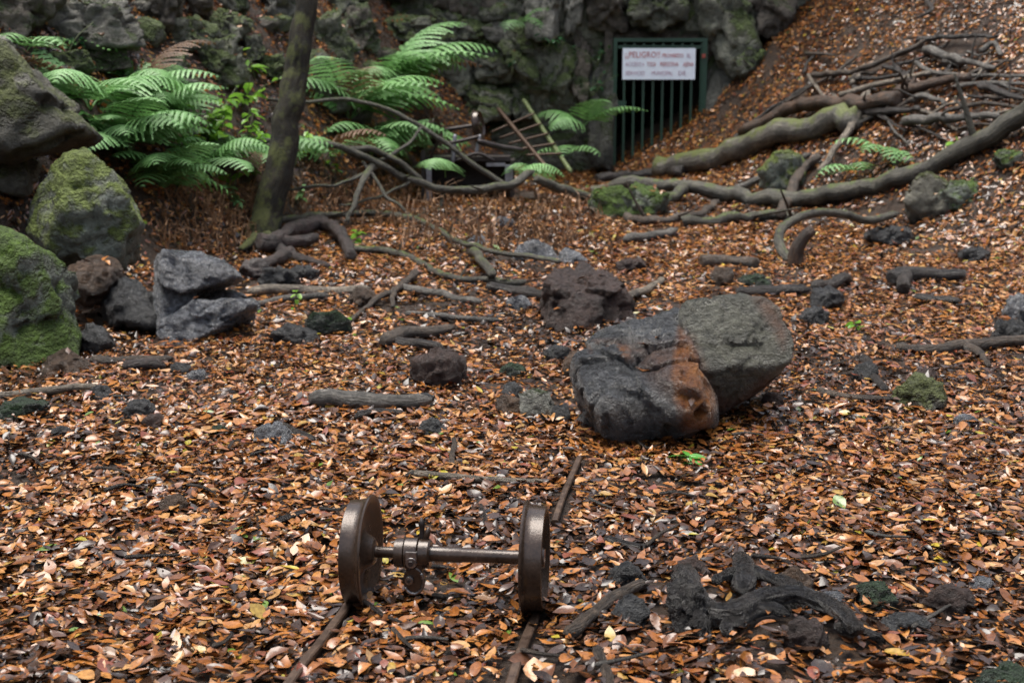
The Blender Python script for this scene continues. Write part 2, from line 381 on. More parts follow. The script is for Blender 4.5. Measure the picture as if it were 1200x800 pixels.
M['fern_dead'] = green_mat('dead fern frond', (0.07, 0.035, 0.018), (0.17, 0.09, 0.045), 0.6)
M['green'] = green_mat('bright young leaves', (0.09, 0.23, 0.02), (0.24, 0.44, 0.06), 0.26, trans=0.4)
M['ivy'] = green_mat('dark glossy leaves', (0.015, 0.06, 0.02), (0.045, 0.13, 0.05), 0.22)
M['dead'] = plain('dead bracken', (0.20, 0.105, 0.048), 0.7, var=0.8, scale=30)
M['stem'] = plain('green stem', (0.07, 0.09, 0.03), 0.6)
M['rust'] = metal_mat('brown worn iron', (0.022, 0.014, 0.010), (0.060, 0.040, 0.029), (0.10, 0.30), 0.25)
M['iron'] = metal_mat('bare iron', (0.13, 0.12, 0.12), (0.30, 0.29, 0.29), (0.2, 0.4), 0.9)
M['rail'] = metal_mat('rusty rail', (0.045, 0.028, 0.020), (0.105, 0.065, 0.042), (0.35, 0.7), 0.5)
M['dark_iron'] = metal_mat('dark corroded iron', (0.018, 0.014, 0.013), (0.05, 0.04, 0.037), (0.35, 0.65), 0.5)
M['gray_iron'] = metal_mat('pale grey iron', (0.16, 0.16, 0.18), (0.30, 0.30, 0.33), (0.4, 0.7), 0.4)
M['gate'] = plain('green gate paint', (0.008, 0.040, 0.021), 0.4)
M['sign'] = plain('white sign sheet', (0.78, 0.83, 0.90), 0.45, var=0.06)
M['red_ink'] = plain('red lettering', (0.42, 0.06, 0.06), 0.6); M['gray_ink'] = plain('faded lettering', (0.38, 0.20, 0.28), 0.6)
M['concrete'] = rock_mat('rough jamb stone', (0.06, 0.062, 0.05), (0.18, 0.18, 0.15), 0.45, scale=3, rough=(0.6, 0.85))
M['copper'] = plain('red hinge', (0.28, 0.05, 0.03), 0.5)

# ================================================================== THE GROUND
def axis(lo, hi, a, b, fine, n_out):
    core = np.arange(a, b + 1e-6, fine); l = lo + (a - lo) * (np.linspace(0, 1, n_out, endpoint=False)) ** 0.8
    r = b + (hi - b) * (np.linspace(0, 1, n_out + 1)[1:]) ** 1.2; return np.concatenate([l, core, r])
gx = axis(-28, 28, -8, 8, 0.09, 24); gy = np.concatenate([np.linspace(-24, -1, 24, endpoint=False), np.arange(-1, 20.75, 0.09)])
X, Y = np.meshgrid(gx, gy); Z = height(X, Y)
P3 = np.column_stack([X.ravel(), Y.ravel(), np.zeros(X.size)])
Z = Z + (0.02 * fbm(P3 * 4, 3, 3)).reshape(Z.shape)
ground = link('ground', np_mesh('ground', np.column_stack([X.ravel(), Y.ravel(), Z.ravel()]), quads_to_tris(len(gy), len(gx), False)), M['soil'])
tag(ground, 'dark wet soil of the ravine under fallen brown leaves', 'ground', kind='structure')

# ================================================================== ROCKS
_ico = {}
def ico(sub):
    if sub not in _ico:
        import bmesh
        bm = bmesh.new(); bmesh.ops.create_icosphere(bm, subdivisions=sub, radius=1)
        V = np.array([v.co[:] for v in bm.verts]); T = np.array([[v.index for v in f.verts] for f in bm.faces]); bm.free()
        _ico[sub] = (V, T)
    return _ico[sub]
def rock_verts(outline, d, thick, seed, sub=4, rough=0.09, cham=7, soft=40, tilt=0.35, upface=None, ridged=False, fscale=1.0, jag=True, grow=1.0):
    """stone whose silhouette at depth d follows the convex photo outline; real depth thick"""
    rs = np.random.default_rng(seed)
    o = np.array(outline, float); c = o.mean(0)
    P = np.array([at(x, y, d) for x, y in o]); ctr = at(c[0], c[1], d)
    v = ctr - EYE; v /= np.linalg.norm(v); rt = np.cross(v, [0, 0, 1]); rt /= np.linalg.norm(rt); up = np.cross(rt, v)
    q = np.column_stack([(P - ctr) @ rt, (P - ctr) @ up])
    area = np.sum(q[:, 0] * np.roll(q[:, 1], -1) - q[:, 1] * np.roll(q[:, 0], -1))
    if area < 0: q = q[::-1]
    Nn, H = [], []
    for i in range(len(q)):
        e = q[(i + 1) % len(q)] - q[i]; L = np.hypot(*e)
        if L < 1e-6: continue
        n = np.array([e[1], -e[0]]) / L; h = n @ q[i]
        if h < 0.01: continue
        tz = rs.uniform(-tilt, tilt)
        n3 = rt * n[0] + up * n[1] - v * tz; k = np.linalg.norm(n3)
        Nn.append(n3 / k); H.append(h / k * 1.02)
    hx, hy, hz = np.abs(q[:, 0]).max(), np.abs(q[:, 1]).max(), thick / 2
    for s in (1, -1):
        n3 = -v * s + up * (rs.uniform(0.1, 0.5)) + rt * rs.uniform(-0.25, 0.25); n3 /= np.linalg.norm(n3); Nn.append(n3); H.append(hz * rs.uniform(0.85, 1.0))
    for k in range(cham):
        n3 = rs.normal(size=3); n3 /= np.linalg.norm(n3)
        a = np.array([n3 @ rt * hx, n3 @ up * hy, n3 @ v * hz]); Nn.append(n3); H.append(np.linalg.norm(a) * rs.uniform(0.82, 1.0))
    if upface is not None:
        n3 = np.array(upface[:3], float); n3 /= np.linalg.norm(n3); Nn.append(n3); H.append(upface[3])
    Nn = np.array(Nn); H = np.maximum(np.array(H), 0.02)
    S, T = ico(sub); D = S[:, :1] * rt * hx + S[:, 1:2] * up * hy + S[:, 2:3] * v * hz; D /= np.linalg.norm(D, axis=1)[:, None]
    g = np.maximum(D @ Nn.T / H, 0)
    r = grow / (np.sum(g ** soft, 1) ** (1 / soft))
    V = D * r[:, None]; sz = (hx * hy * hz) ** (1 / 3)
    q2 = V / sz * fscale + seed * 3.17
    wq = q2 + 0.25 * np.column_stack([fbm(q2 * 1.5, seed + k, 2) for k in (51, 52, 53)])
    f1, e1 = facets(wq * 1.25, seed); f2, e2 = facets(wq * 3.1 + 7, seed + 3)
    n = fbm(q2 * 1.1, seed, 5) * (0.25 if jag else 0.7) + fbm(q2 * 4, seed + 9, 4, True) * (0.8 if ridged else 0.25) + f1 * (2.5 if jag else 1.2) + f2 * (1.5 if jag else 0.9) - (0.9 if jag else 0.35) * np.exp(-(e1 / 0.06) ** 2)
    V = V + D * (n * rough * sz)[:, None]
    return ctr + V, T
def rock(name, outline, d, thick, mat_, label=None, cat='rock', group=None, parent=None, **kw):
    V, T = rock_verts(outline, d, thick, **kw)
    return local(name, V, T, mat_, label, cat if parent is None else None, group, parent)
ROCKV = []
def ell(cx, cy, w_, h_, seed, n=8):
    r_ = random.Random(seed); a0 = r_.uniform(0, 1)
    return [(cx + 0.5 * w_ * r_.uniform(0.88, 1.05) * math.cos(2 * math.pi * (i + a0) / n), cy + 0.5 * h_ * r_.uniform(0.85, 1.05) * math.sin(2 * math.pi * (i + a0) / n)) for i in range(n)]
def keep(o):
    me = o.data; V = np.empty(len(me.vertices) * 3, np.float32); me.vertices.foreach_get('co', V); V = V.reshape(-1, 3) + np.array(o.location)
    T = np.empty(len(me.loops), np.int32); me.loops.foreach_get('vertex_index', T); ROCKV.append((V, T.reshape(-1, 3))); return o

# ---------------- the two-lobed boulder with the rusty seam
dB = ghit(770, 522) + 0.22
A_out = [(676, 445), (682, 412), (703, 398), (748, 371), (792, 361), (818, 388), (838, 462), (828, 512), (812, 532), (742, 532), (706, 518), (690, 490)]
B_out = [(796, 392), (801, 360), (868, 346), (902, 355), (919, 386), (916, 425), (903, 448), (880, 463), (846, 486), (820, 470)]
root = empty('boulder', at(770, 528, dB) * np.array([1, 1, 0]), 'large two-lobed wet boulder with a rusty orange seam between its lobes', 'boulder')
base = np.array(root.location)
def in_poly(px, py, poly, soft):
    poly = np.array(poly, float); q = np.column_stack([px, py]); d = np.full(len(q), 1e9); ins = np.zeros(len(q), bool)
    for i in range(len(poly)):
        a, b = poly[i], poly[(i + 1) % len(poly)]; e = b - a
        tt = np.clip(((q - a) @ e) / (e @ e), 0, 1); d = np.minimum(d, np.linalg.norm(q - a - tt[:, None] * e, axis=1))
        cnd = (a[1] > q[:, 1]) != (b[1] > q[:, 1])
        xi = a[0] + (q[:, 1] - a[1]) / (b[1] - a[1] + 1e-9) * e[0]; ins ^= cnd & (q[:, 0] < xi)
    return np.clip(0.5 + np.where(ins, d, -d) / soft, 0, 1)
V, T = rock_verts(A_out, dB, 0.62, 21, 6, 0.075, 5, 14, 0.32, grow=1.06, upface=(-0.15, -0.35, 0.9, 0.235))
px, py, pd = proj(V)
# bowl-shaped pocket in the rusty face and its hollow under the ledge
vdir = V.mean(0) - EYE; vdir /= np.linalg.norm(vdir)
front = (V - V.mean(0)) @ vdir < 0.05
dent = np.exp(-(((px - 808) / 13) ** 2 + ((py - 466) / 7) ** 2)); V = V + vdir * (dent * front * 0.10)[:, None]
dent2 = in_poly(px, py, [(735, 470), (790, 462), (812, 528), (740, 530)], 18); V = V + vdir * (dent2 * front * 0.05)[:, None]
V = V + vdir * (np.clip((py - 470) / 55, 0, 1.3) ** 1.6 * front * 0.20)[:, None]
rust = in_poly(px, py, [(797, 383), (812, 402), (828, 440), (842, 470), (828, 515), (812, 535), (800, 505), (793, 470), (786, 440), (790, 410)], 9) * front
rust = np.maximum(rust, 0.3 * in_poly(px, py, [(735, 405), (790, 405), (800, 470), (772, 452)], 26) * front)
rust = np.maximum(rust, 0.7 * in_poly(px, py, [(690, 402), (735, 402), (740, 420), (700, 420)], 14) * front * (fbm(V * 14, 4, 3) > 0))
keep(local('dark_lobe', V - base, T, M['boulder'], parent=root, attrs={'rust': rust}))
V, T = rock_verts(B_out, dB + 0.04, 0.55, 5, 6, 0.032, 3, 18, 0.2, grow=1.03, upface=(-0.18, -0.82, 0.62, 0.20))
px, py, pd = proj(V)
rust = np.maximum(in_poly(px, py, [(790, 380), (812, 395), (835, 455), (860, 470), (900, 440), (910, 470), (840, 500), (800, 470)], 14),
                  0.8 * in_poly(px, py, [(880, 345), (905, 352), (925, 390), (918, 410), (905, 385)], 12))
keep(local('grey_slab', V - base, T, M['boulder_slab'], parent=root, attrs={'rust': rust}))
for V, T in ROCKV[-2:]: V += base.astype(np.float32)
keep(rock('stone', ell(846, 510, 52, 46, 3), dB + 0.18, 0.25, M['rock'], 'small dark stone wedged under the right side of the two-lobed boulder', seed=31, sub=4))

# ---------------- boulders and stones on the left and in the clearing (outline, thickness, material, label, extra)
BIG = [
 ('boulder', [(-60, 40), (8, 58), (45, 86), (92, 132), (110, 155), (104, 166), (60, 182), (0, 184), (-60, 176)], 9.7, 1.2, 'rock_overhang', 'big grey-brown boulder jutting out over the green lichened one', dict(seed=2, sub=5, rough=0.055, cham=4, soft=50)),
 ('boulder', [(-60, 160), (10, 162), (42, 188), (48, 216), (0, 226), (-60, 226)], 10.0, 0.8, 'rock_overhang', 'shaded mossy rock in the gap below the jutting boulder', dict(seed=3, sub=4, cham=3)),
 ('boulder', [(38, 268), (52, 215), (82, 180), (100, 178), (132, 204), (160, 246), (166, 284), (152, 306), (118, 322), (70, 312)], 9.35, 0.8, 'rock_lichen', 'pale green lichen-covered boulder under the jutting rock', dict(seed=4, sub=5, rough=0.055, cham=5, soft=50)),
 ('boulder', [(-70, 330), (-60, 262), (-2, 258), (38, 288), (66, 300), (86, 345), (98, 395), (80, 430), (40, 450), (-70, 455)], 7.95, 0.9, 'rock_moss', 'boulder thickly coated in bright green moss', dict(seed=6, sub=5, rough=0.08, cham=5, soft=40)),
 ('rock', [(74, 322), (98, 306), (130, 306), (147, 314), (140, 340), (118, 360), (84, 354)], 8.75, 0.5, 'rock_brown', 'rusty brown angular rock wedged beneath the lichened boulder', dict(seed=8, sub=4)),
 ('rock', [(124, 358), (146, 326), (160, 333), (186, 360), (184, 384), (150, 390), (130, 386)], 8.65, 0.4, 'rock', 'pointed dark grey rock beside the rusty brown one', dict(seed=9, sub=4, cham=4)),
 ('rock', [(190, 386), (224, 358), (286, 358), (300, 372), (262, 396), (204, 402)], 8.55, 0.5, 'rock_gray', 'low blue-grey rock under the overhanging slab', dict(seed=12, sub=5, cham=3)),
 ('rock', [(90, 396), (108, 382), (128, 390), (134, 404), (122, 418), (98, 420)], 8.1, 0.3, 'rock', 'fist-like dark rock at the foot of the mossy boulder', dict(seed=13, sub=4)),
 ('rock', [(46, 442), (58, 420), (84, 414), (112, 430), (110, 448), (60, 454)], 7.55, 0.35, 'rock_brown', 'pinkish brown rock lying against the moss-coated boulder', dict(seed=14, sub=4)),
 ('boulder', [(629, 395), (638, 352), (650, 322), (672, 308), (708, 306), (730, 322), (734, 344), (744, 362), (743, 394), (700, 404), (650, 404)], 8.95, 0.7, 'scoria', 'rough red-brown volcanic boulder in the middle of the clearing', dict(seed=16, sub=5, rough=0.10, ridged=True, cham=4, soft=40, tilt=0.5, upface=(0.1, -0.22, 0.95, 0.17))),
 ('rock', [(598, 306), (610, 289), (630, 284), (648, 293), (652, 308), (640, 320), (606, 320)], 11.4, 0.4, 'rock_gray', 'rounded speckled grey rock behind the red-brown volcanic boulder', dict(seed=17, sub=4)),
 ('rock', [(652, 308), (658, 294), (670, 293), (694, 312), (700, 326), (660, 326)], 11.2, 0.4, 'rock_gray', 'wedge of grey rock touching the rounded speckled one', dict(seed=18, sub=4)),
]
for nm, ol, d, th, m, lab, kw in BIG:
    keep(rock(nm, ol, d, th, M[m], lab, **kw))
# cracked slab: an overhanging top and its foot, one thing
root = empty('rock', at(240, 395, 8.8) * np.array([1, 1, 0]), 'wet blue-grey slab with a dark hollow cut beneath it', 'rock'); base = np.array(root.location)
for k, (ol, d, th, sd_) in enumerate([([(186, 303), (206, 294), (256, 304), (288, 328), (306, 352), (303, 364), (272, 360), (232, 344), (205, 352), (188, 350)], 8.75, 0.75, 41),
                                  ([(184, 304), (222, 322), (230, 350), (206, 388), (196, 404), (182, 404)], 8.62, 0.5, 42), ([(200, 330), (262, 338), (302, 356), (300, 384), (205, 396)], 9.12, 0.5, 43)]):
    V, T = rock_verts(ol, d, th, sd_, 5, 0.06, 2, 16, 0.15); keep(local(('slab', 'foot', 'core')[k], V - base, T, M['rock_gray'], parent=root)); ROCKV[-1][0][:] += base.astype(np.float32)

STONES = [  # px, py, w, h, thickness factor, material, label
 (515, 436, 68, 46, 'scoria', 'reddish brown pitted stone by the two short logs'),
 (600, 436, 34, 20, 'stone_green', 'small moss-topped stone before the red-brown volcanic boulder'),
 (627, 476, 42, 38, 'rock_pale', 'pale grey angular stone left of the two-lobed boulder'),
 (598, 478, 36, 26, 'rock_brown', 'low brown stone touching the pale angular one'),
 (601, 458, 26, 20, 'rock', 'dark stone just behind the pale angular one'),
 (656, 486, 28, 24, 'rock', 'dark round stone between the pale stone and the two-lobed boulder'),
 (507, 504, 34, 20, 'rock', 'dark split stone near the long pale-barked log'),
 (498, 470, 24, 20, 'rock', 'dark stone at the end of the long pale-barked log'),
 (320, 510, 44, 28, 'rock_gray', 'dark pitted stone with a short stick behind it'),
 (205, 593, 38, 22, 'rock_brown', 'dull brown stone alone in the open leaf litter'),
 (164, 482, 40, 24, 'rock', 'blackish stone with a pinkish pebble before it'),
 (181, 496, 30, 20, 'scoria', 'pinkish pebble in front of a blackish stone'),
 (32, 481, 74, 26, 'stone_green', 'flat dark green stone behind the thin pale stick'),
 (384, 384, 60, 26, 'stone_green', 'flat mossy green stone near the overhanging slab'),
 (345, 396, 60, 24, 'rock', 'flat dark stone sunk in leaves by the flat mossy one'),
 (608, 357, 32, 18, 'rock_gray', 'small blue-grey stone left of the red-brown volcanic boulder'),
 (654, 417, 34, 20, 'rock', 'dark stone between the volcanic and two-lobed boulders'),
 (678, 428, 40, 30, 'rock_brown', 'brown stone touching the back of the two-lobed boulder'),
 (1078, 465, 66, 42, 'rock_overhang', 'olive brown stone with a dark hollow on the open ground beyond the two-lobed boulder'),
 (1132, 495, 34, 18, 'rock_gray', 'small wedge-shaped stone beside the hollow olive brown one'),
 (1085, 440, 30, 18, 'scoria', 'small reddish stone behind the hollow olive brown one'),
 (735, 677, 46, 30, 'rock', 'dark lumpy stone behind the curved brown stick'),
 (738, 720, 44, 40, 'rock', 'dark egg-shaped stone under the curved brown stick'),
 (813, 666, 46, 26, 'scoria', 'purple-brown stone behind the charred root'),
 (931, 685, 46, 38, 'rock_brown', 'dark brown stone behind the arm of the charred root'),
 (972, 705, 36, 22, 'rock_gray', 'blue-grey stone between charred root and green pebble'),
 (1026, 702, 52, 34, 'stone_green', 'smooth grey-green pebble right of the charred root'),
 (943, 747, 54, 44, 'scoria', 'lumpy purplish stone in front of the charred root'),
 (1112, 706, 60, 40, 'scoria', 'crumbly dark brown clod right of the green pebble'),
 (1060, 735, 60, 30, 'rock', 'black wet stone beyond the tip of the charred root'),
 (1150, 686, 30, 24, 'rock_gray', 'small grey pebble behind the crumbly clod'),
 (1180, 798, 80, 34, 'stone_green', 'low green mossy stone in front of the crumbly dark brown clod'),
 (120, 462, 34, 18, 'rock', 'dark stone right of the flat dark green stone'),
 (212, 434, 28, 18, 'rock', 'small black stone beside the stick below the slab'),
 (230, 442, 26, 16, 'rock_gray', 'small bluish stone next to the small black one'),
 (72, 508, 26, 18, 'rock', 'small dark stone in front of the flat dark green stone'),
 (255, 506, 22, 14, 'stone_green', 'tiny green pebble left of the pitted stone'),
 (835, 395, 1, 1, None, None),
 (905, 470, 30, 20, 'scoria', 'small dark stone just right of the two-lobed boulder'),
 (1015, 438, 30, 26, 'rock', 'dark lump of bark and stone beyond the two-lobed boulder'),
 (955, 372, 36, 22, 'rock', 'dark stone behind the right end of the two-lobed boulder'),
 (970, 352, 44, 26, 'rock', 'black stone below the upright brown stump'),
 (885, 330, 40, 18, 'stone_green', 'mossy stone left of the upright brown stump'),
 (845, 325, 28, 22, 'rock_brown', 'round brown stone left of the mossy one'),
 (1140, 300, 40, 18, 'rock', 'dark flat stone on the lower leaf slope'),
 (1040, 278, 60, 22, 'rock', 'low dark stone under the drooping bare root'),
 (1195, 365, 40, 34, 'rock_gray', 'dark blue stone behind the forked stick'),
 (1185, 392, 60, 30, 'rock', 'dark lump touching the forked stick'),
 (740, 312, 40, 16, 'scoria', 'flat reddish stone behind the red-brown volcanic boulder'),
 (720, 240, 60, 34, 'rock_moss', 'green mossy stone under the end of the long bare branch'),
 (755, 238, 60, 36, 'rock_moss', 'second green mossy stone under the long bare branch'),
 (920, 205, 60, 46, 'rock_lichen', 'green lichened rock below the mossy log'),
 (1090, 235, 60, 50, 'rock_overhang', 'olive mossy rock under the thick end of the long branch'),
 (1125, 232, 60, 34, 'rock_moss', 'low green mossy rock on the leaf slope'),
 (1185, 188, 40, 24, 'rock_moss', 'green stone high on the leaf slope beside the branch'),
 (425, 350, 34, 22, 'rock_brown', 'reddish brown stone at the end of the pale straight stick'),
 (328, 330, 50, 24, 'rock', 'dark low stone right of the blue-grey slab'),
 (300, 318, 40, 24, 'wood_purple', 'purplish stone touching the blue-grey slab'),
 (355, 322, 36, 18, 'rock', 'grey stone near the dead root'),
 (590, 262, 24, 14, 'rock_gray', 'small grey stone among the dead bracken'),
 (560, 283, 24, 12, 'rock_gray', 'tiny bluish stone in front of the dead bracken'),
 (760, 420, 1, 1, None, None),
]
for i, (cx, cy, w_, h_, m, lab) in enumerate(STONES):
    if m is None: continue
    h2 = h_ * 1.25
    d = ghit(cx, cy + h_ * 0.45); wm = w_ * d / F; cy -= 0.10 * h_
    keep(rock('stone', ell(cx, cy + h_ * 0.12, w_, h2, i), d + wm * 0.3, wm * 0.8, M[m], lab, 'stone', seed=100 + i, sub=4 if w_ > 32 else 3, rough=0.11))
# loose pebbles nobody tells apart except by their place
for i in range(70):
    cx, cy = rng.uniform(10, 1190), rng.uniform(330, 790)
    d = ghit(cx, cy)
    s = rng.uniform(0.025, 0.055) * F / d
    keep(rock('pebble', ell(cx, cy, s * 1.3, s, 500 + i), d, s * d / F, M[('rock', 'rock', 'scoria', 'rock_gray')[i % 4]], 'small dark pebble half sunk in the fallen leaves', 'pebble', 'loose pebbles in the leaf litter', seed=600 + i, sub=2, rough=0.1))

# ================================================================== THE CLIFF, its blocks, the tunnel
GD = at(770, 120, 1)[1]; gate_y = 19.85; dg = gate_y / (FWD[1] + UP[1] * (400 - 120) / F)
def on_y(px, py, y):
    r = ray(px, py); return EYE + r * (y / r[1])
gx0, gx1 = on_y(718, 120, gate_y)[0], on_y(827, 120, gate_y)[0]; gz1 = on_y(770, 45, gate_y)[2]; gz0 = 0.55
cx = np.arange(-11, 12, 0.11); cz = np.arange(-0.5, 9, 0.11)
XX, ZZ = np.meshgrid(cx, cz); PP = np.column_stack([XX.ravel(), np.zeros(XX.size), ZZ.ravel()])
cell = np.floor(PP * np.array([1 / 0.8, 1, 1 / 0.65]) + 0.5 * np.column_stack([fbm(PP * 0.9, 5, 2), PP[:, 1], fbm(PP * 0.9, 8, 2)])).astype(np.int64)
off = _hash(cell[:, 0], cell[:, 1], cell[:, 2], 3) * 0.35
yy = 20.25 - off - 0.16 * fbm(PP * 2.2, 12, 5) - 0.02 * np.maximum(PP[:, 2] - 3, 0)
yy = np.where((PP[:, 0] > gx0 - 0.35) & (PP[:, 0] < gx1 + 0.4) & (PP[:, 2] < gz1 + 0.1), np.maximum(yy, 20.05), yy)
TT = quads_to_tris(len(cz), len(cx), False); cen = PP[TT].mean(1)
hole = (cen[:, 0] > gx0) & (cen[:, 0] < gx1) & (cen[:, 2] < gz1)
cliff = link('cliff', np_mesh('cliff', np.column_stack([PP[:, 0], yy, PP[:, 2]]), TT[~hole], False), M['rock_cliff'])
tag(cliff, 'dark mossy rock cliff closing the ravine around the gated tunnel', 'cliff', kind='structure')
s = Soup(); e = 0.12
s.box(gx0 - e, gx0, 20.0, 25, gz0 - 0.3, gz1 + e); s.box(gx1, gx1 + e, 20.0, 25, gz0 - 0.3, gz1 + e)
s.box(gx0 - e, gx1 + e, 20.05, 25, gz1, gz1 + e); s.box(gx0 - e, gx1 + e, 20.8, 25, gz0 - 0.4, gz0); s.box(gx0 - e, gx1 + e, 25, 25.2, gz0 - 0.4, gz1 + e)
V, T = s.get(); link('tunnel', np_mesh('tunnel', V, T, False), M['rock_cliff_brown'], cliff)
CL = [  # outline, thickness, material
 ([(15, 40), (40, 8), (95, -5), (145, 5), (168, 32), (160, 58), (110, 66), (40, 62)], 1.0, 'rock_cliff_pale'),
 ([(148, -40), (212, -40), (205, 22), (198, 46), (166, 44)], 0.9, 'rock_cliff_brown'),
 ([(-40, -30), (60, -40), (70, 6), (30, 40), (-40, 50)], 0.9, 'rock_cliff_brown'),
 ([(60, -50), (150, -50), (152, 2), (95, 6)], 0.9, 'rock_cliff'),
 ([(193, 40), (210, 28), (238, 24), (244, 44), (228, 60), (198, 58)], 0.5, 'rock_cliff'),
 ([(205, -20), (240, -30), (244, 18), (212, 26)], 0.6, 'rock_cliff_brown'),
 ([(238, 22), (262, 10), (286, 18), (290, 40), (262, 54), (242, 46)], 0.5, 'rock_cliff'),
 ([(240, -40), (290, -40), (292, 10), (262, 18), (244, 12)], 0.7, 'rock_cliff'),
 ([(288, -50), (352, -50), (350, 30), (320, 44), (300, 36)], 0.8, 'rock_cliff_pale'),
 ([(226, 56), (268, 48), (286, 62), (288, 98), (250, 112), (228, 90)], 0.7, 'rock_cliff'),
 ([(300, 70), (330, 66), (334, 92), (306, 100)], 0.4, 'rock_cliff'),
 ([(284, 48), (304, 44), (312, 66), (290, 72)], 0.4, 'rock_cliff'),
 ([(362, 18), (398, 14), (408, 44), (408, 76), (374, 80)], 0.7, 'rock_cliff'),
 ([(400, 12), (430, 4), (438, 44), (424, 70), (408, 60)], 0.6, 'rock_cliff_brown'),
 ([(352, -50), (420, -50), (425, 2), (395, 12), (360, 8)], 0.8, 'rock_cliff'),
 ([(430, 14), (470, 18), (505, 14), (516, 46), (480, 60), (442, 58)], 0.8, 'rock_cliff'),
 ([(424, -50), (500, -50), (500, 4), (430, 6)], 0.7, 'rock_cliff_brown'),
 ([(500, 18), (540, 12), (566, 18), (568, 44), (534, 58), (510, 50)], 0.7, 'rock_cliff'),
 ([(500, -50), (580, -50), (584, 12), (540, 18), (506, 12)], 0.7, 'rock_cliff_brown'),
 ([(552, 54), (580, 46), (602, 54), (602, 92), (576, 102), (556, 92)], 0.6, 'rock_cliff'),
 ([(572, 24), (600, 18), (626, 34), (642, 60), (640, 86), (622, 104), (602, 92)], 0.7, 'rock_cliff'),
 ([(614, -50), (658, -50), (658, 30), (650, 44), (622, 42)], 0.7, 'rock_cliff_pale'),
 ([(656, -50), (684, -50), (684, 28), (672, 40), (658, 36)], 0.6, 'rock_cliff_pale'),
 ([(640, 50), (664, 46), (674, 62), (668, 100), (656, 134), (628, 140), (616, 112)], 0.7, 'rock_cliff'),
 ([(672, 36), (694, 44), (692, 104), (678, 120), (666, 100)], 0.5, 'rock_cliff_brown'),
 ([(682, -50), (736, -50), (738, 26), (712, 42), (690, 36)], 0.9, 'rock_cliff_brown'),
 ([(734, -50), (806, -50), (812, 24), (776, 40), (738, 34)], 1.1, 'rock_cliff'),
 ([(800, -50), (856, -50), (884, 22), (892, 44), (878, 68), (852, 80), (836, 62), (818, 28)], 1.1, 'rock_cliff'),
 ([(850, -50), (940, -50), (932, 4), (908, 44), (884, 30)], 1.0, 'rock_cliff_brown'),
 ([(858, 74), (882, 58), (898, 64), (890, 84), (868, 96)], 0.6, 'rock_cliff'),
 ([(536, 104), (572, 98), (604, 100), (604, 132), (566, 142), (540, 132)], 0.8, 'rock_cliff'),
 ([(600, 108), (624, 104), (630, 140), (606, 142)], 0.6, 'rock_cliff'),
 ([(440, 60), (480, 60), (500, 80), (470, 110), (440, 100)], 0.6, 'rock_cliff_brown'),
 ([(500, 60), (550, 56), (556, 100), (510, 110)], 0.6, 'rock_cliff'),
 ([(60, 66), (100, 62), (110, 84), (70, 90)], 0.4, 'rock_cliff'),
 ([(100, 60), (140, 58), (146, 80), (112, 84)], 0.4, 'rock_cliff_brown'),
]
for i, (ol, th, m) in enumerate(CL):
    o = np.array(ol, float); c = o.mean(0); d = ghit(c[0], min(c[1] + 8, o[:, 1].max()), 20.1)
    keep(rock('rock', ol, d + th * 0.12, th, M[m], parent=cliff, seed=200 + i, sub=5, rough=0.12, soft=60, cham=4, tilt=0.35))
for i in range(75):
    cx_, cy_ = rng.uniform(-30, 640), rng.uniform(-40, 175)
    if cy_ > 185 - 0.12 * cx_ or (180 < cx_ < 300 and cy_ > 120): continue
    if 300 < cx_ < 380 and 30 < cy_ < 70: continue
    d = ghit(cx_, cy_, 20.1); sz_ = rng.uniform(0.14, 0.42) * F / d
    keep(rock('rock', ell(cx_, cy_, sz_ * rng.uniform(1, 1.6), sz_, 900 + i, 6), d + 0.05, sz_ * d / F * 1.2, M[('rock_cliff', 'rock_cliff', 'rock_cliff_brown', 'rock_cliff_pale')[i % 4]], parent=cliff, seed=300 + i, sub=3, rough=0.12, cham=4))
for i, ol in enumerate([[(690, 62), (719, 52), (719, 200), (692, 198)], [(826, 44), (846, 54), (864, 100), (862, 150), (826, 160)]]):
    keep(rock('rock', ol, dg + 0.12, 0.42, M['concrete'], parent=cliff, seed=260 + i, sub=4, rough=0.10, cham=2, soft=30, tilt=0.15))

# ================================================================== THE GATE AND ITS SIGN
gate = empty('barred_gate', ((gx0 + gx1) / 2, gate_y, 0.6), 'dark green barred iron gate closing the tunnel mouth', 'gate'); gb = np.array(gate.location)
wG = gx1 - gx0; H0 = gz1 - gb[2]; x0, x1 = -wG / 2, wG / 2
def gp(nm, boxes, m='gate', parent=gate):
    s_ = Soup()
    for b_ in boxes: s_.box(*b_)
    V_, T_ = s_.get(); return link(nm, np_mesh(nm, V_, T_, False), M[m], parent)
fw = 0.055
gp('frame', [(x0, x0 + fw, -0.04, 0.04, -0.3, H0), (x1 - fw - 0.02, x1, -0.04, 0.04, -0.3, H0), (x0 + fw, x1 - fw - 0.02, -0.04, 0.04, H0 - fw, H0)])
li, ri = x0 + fw + 0.03, x1 - fw - 0.10
gp('leaf_frame', [(li - 0.02, ri + 0.05, -0.018, 0.018, H0 - fw - 0.10, H0 - fw - 0.05), (li - 0.02, ri + 0.05, -0.018, 0.018, 0.05, 0.10)])
for k in range(9):
    xb = on_y(731 + 11.2 * k, 120, gate_y)[0] - gb[0]
    if xb < x1 - fw - 0.02: gp('bar', [(xb - 0.018, xb + 0.018, -0.014, 0.014, -0.25, H0 - fw - 0.02)])
gp('lock_plate', [(x0 + 0.02, x0 + 0.2, -0.065, -0.045, H0 - 1.22 + 0.15, H0 - 1.08 + 0.15)])
pz = on_y(819, 66, gate_y)[2] - gb[2]; gp('hinge', [(x1 - 0.085, x1 - 0.03, -0.07, -0.042, pz - 0.03, pz + 0.03)], 'copper')
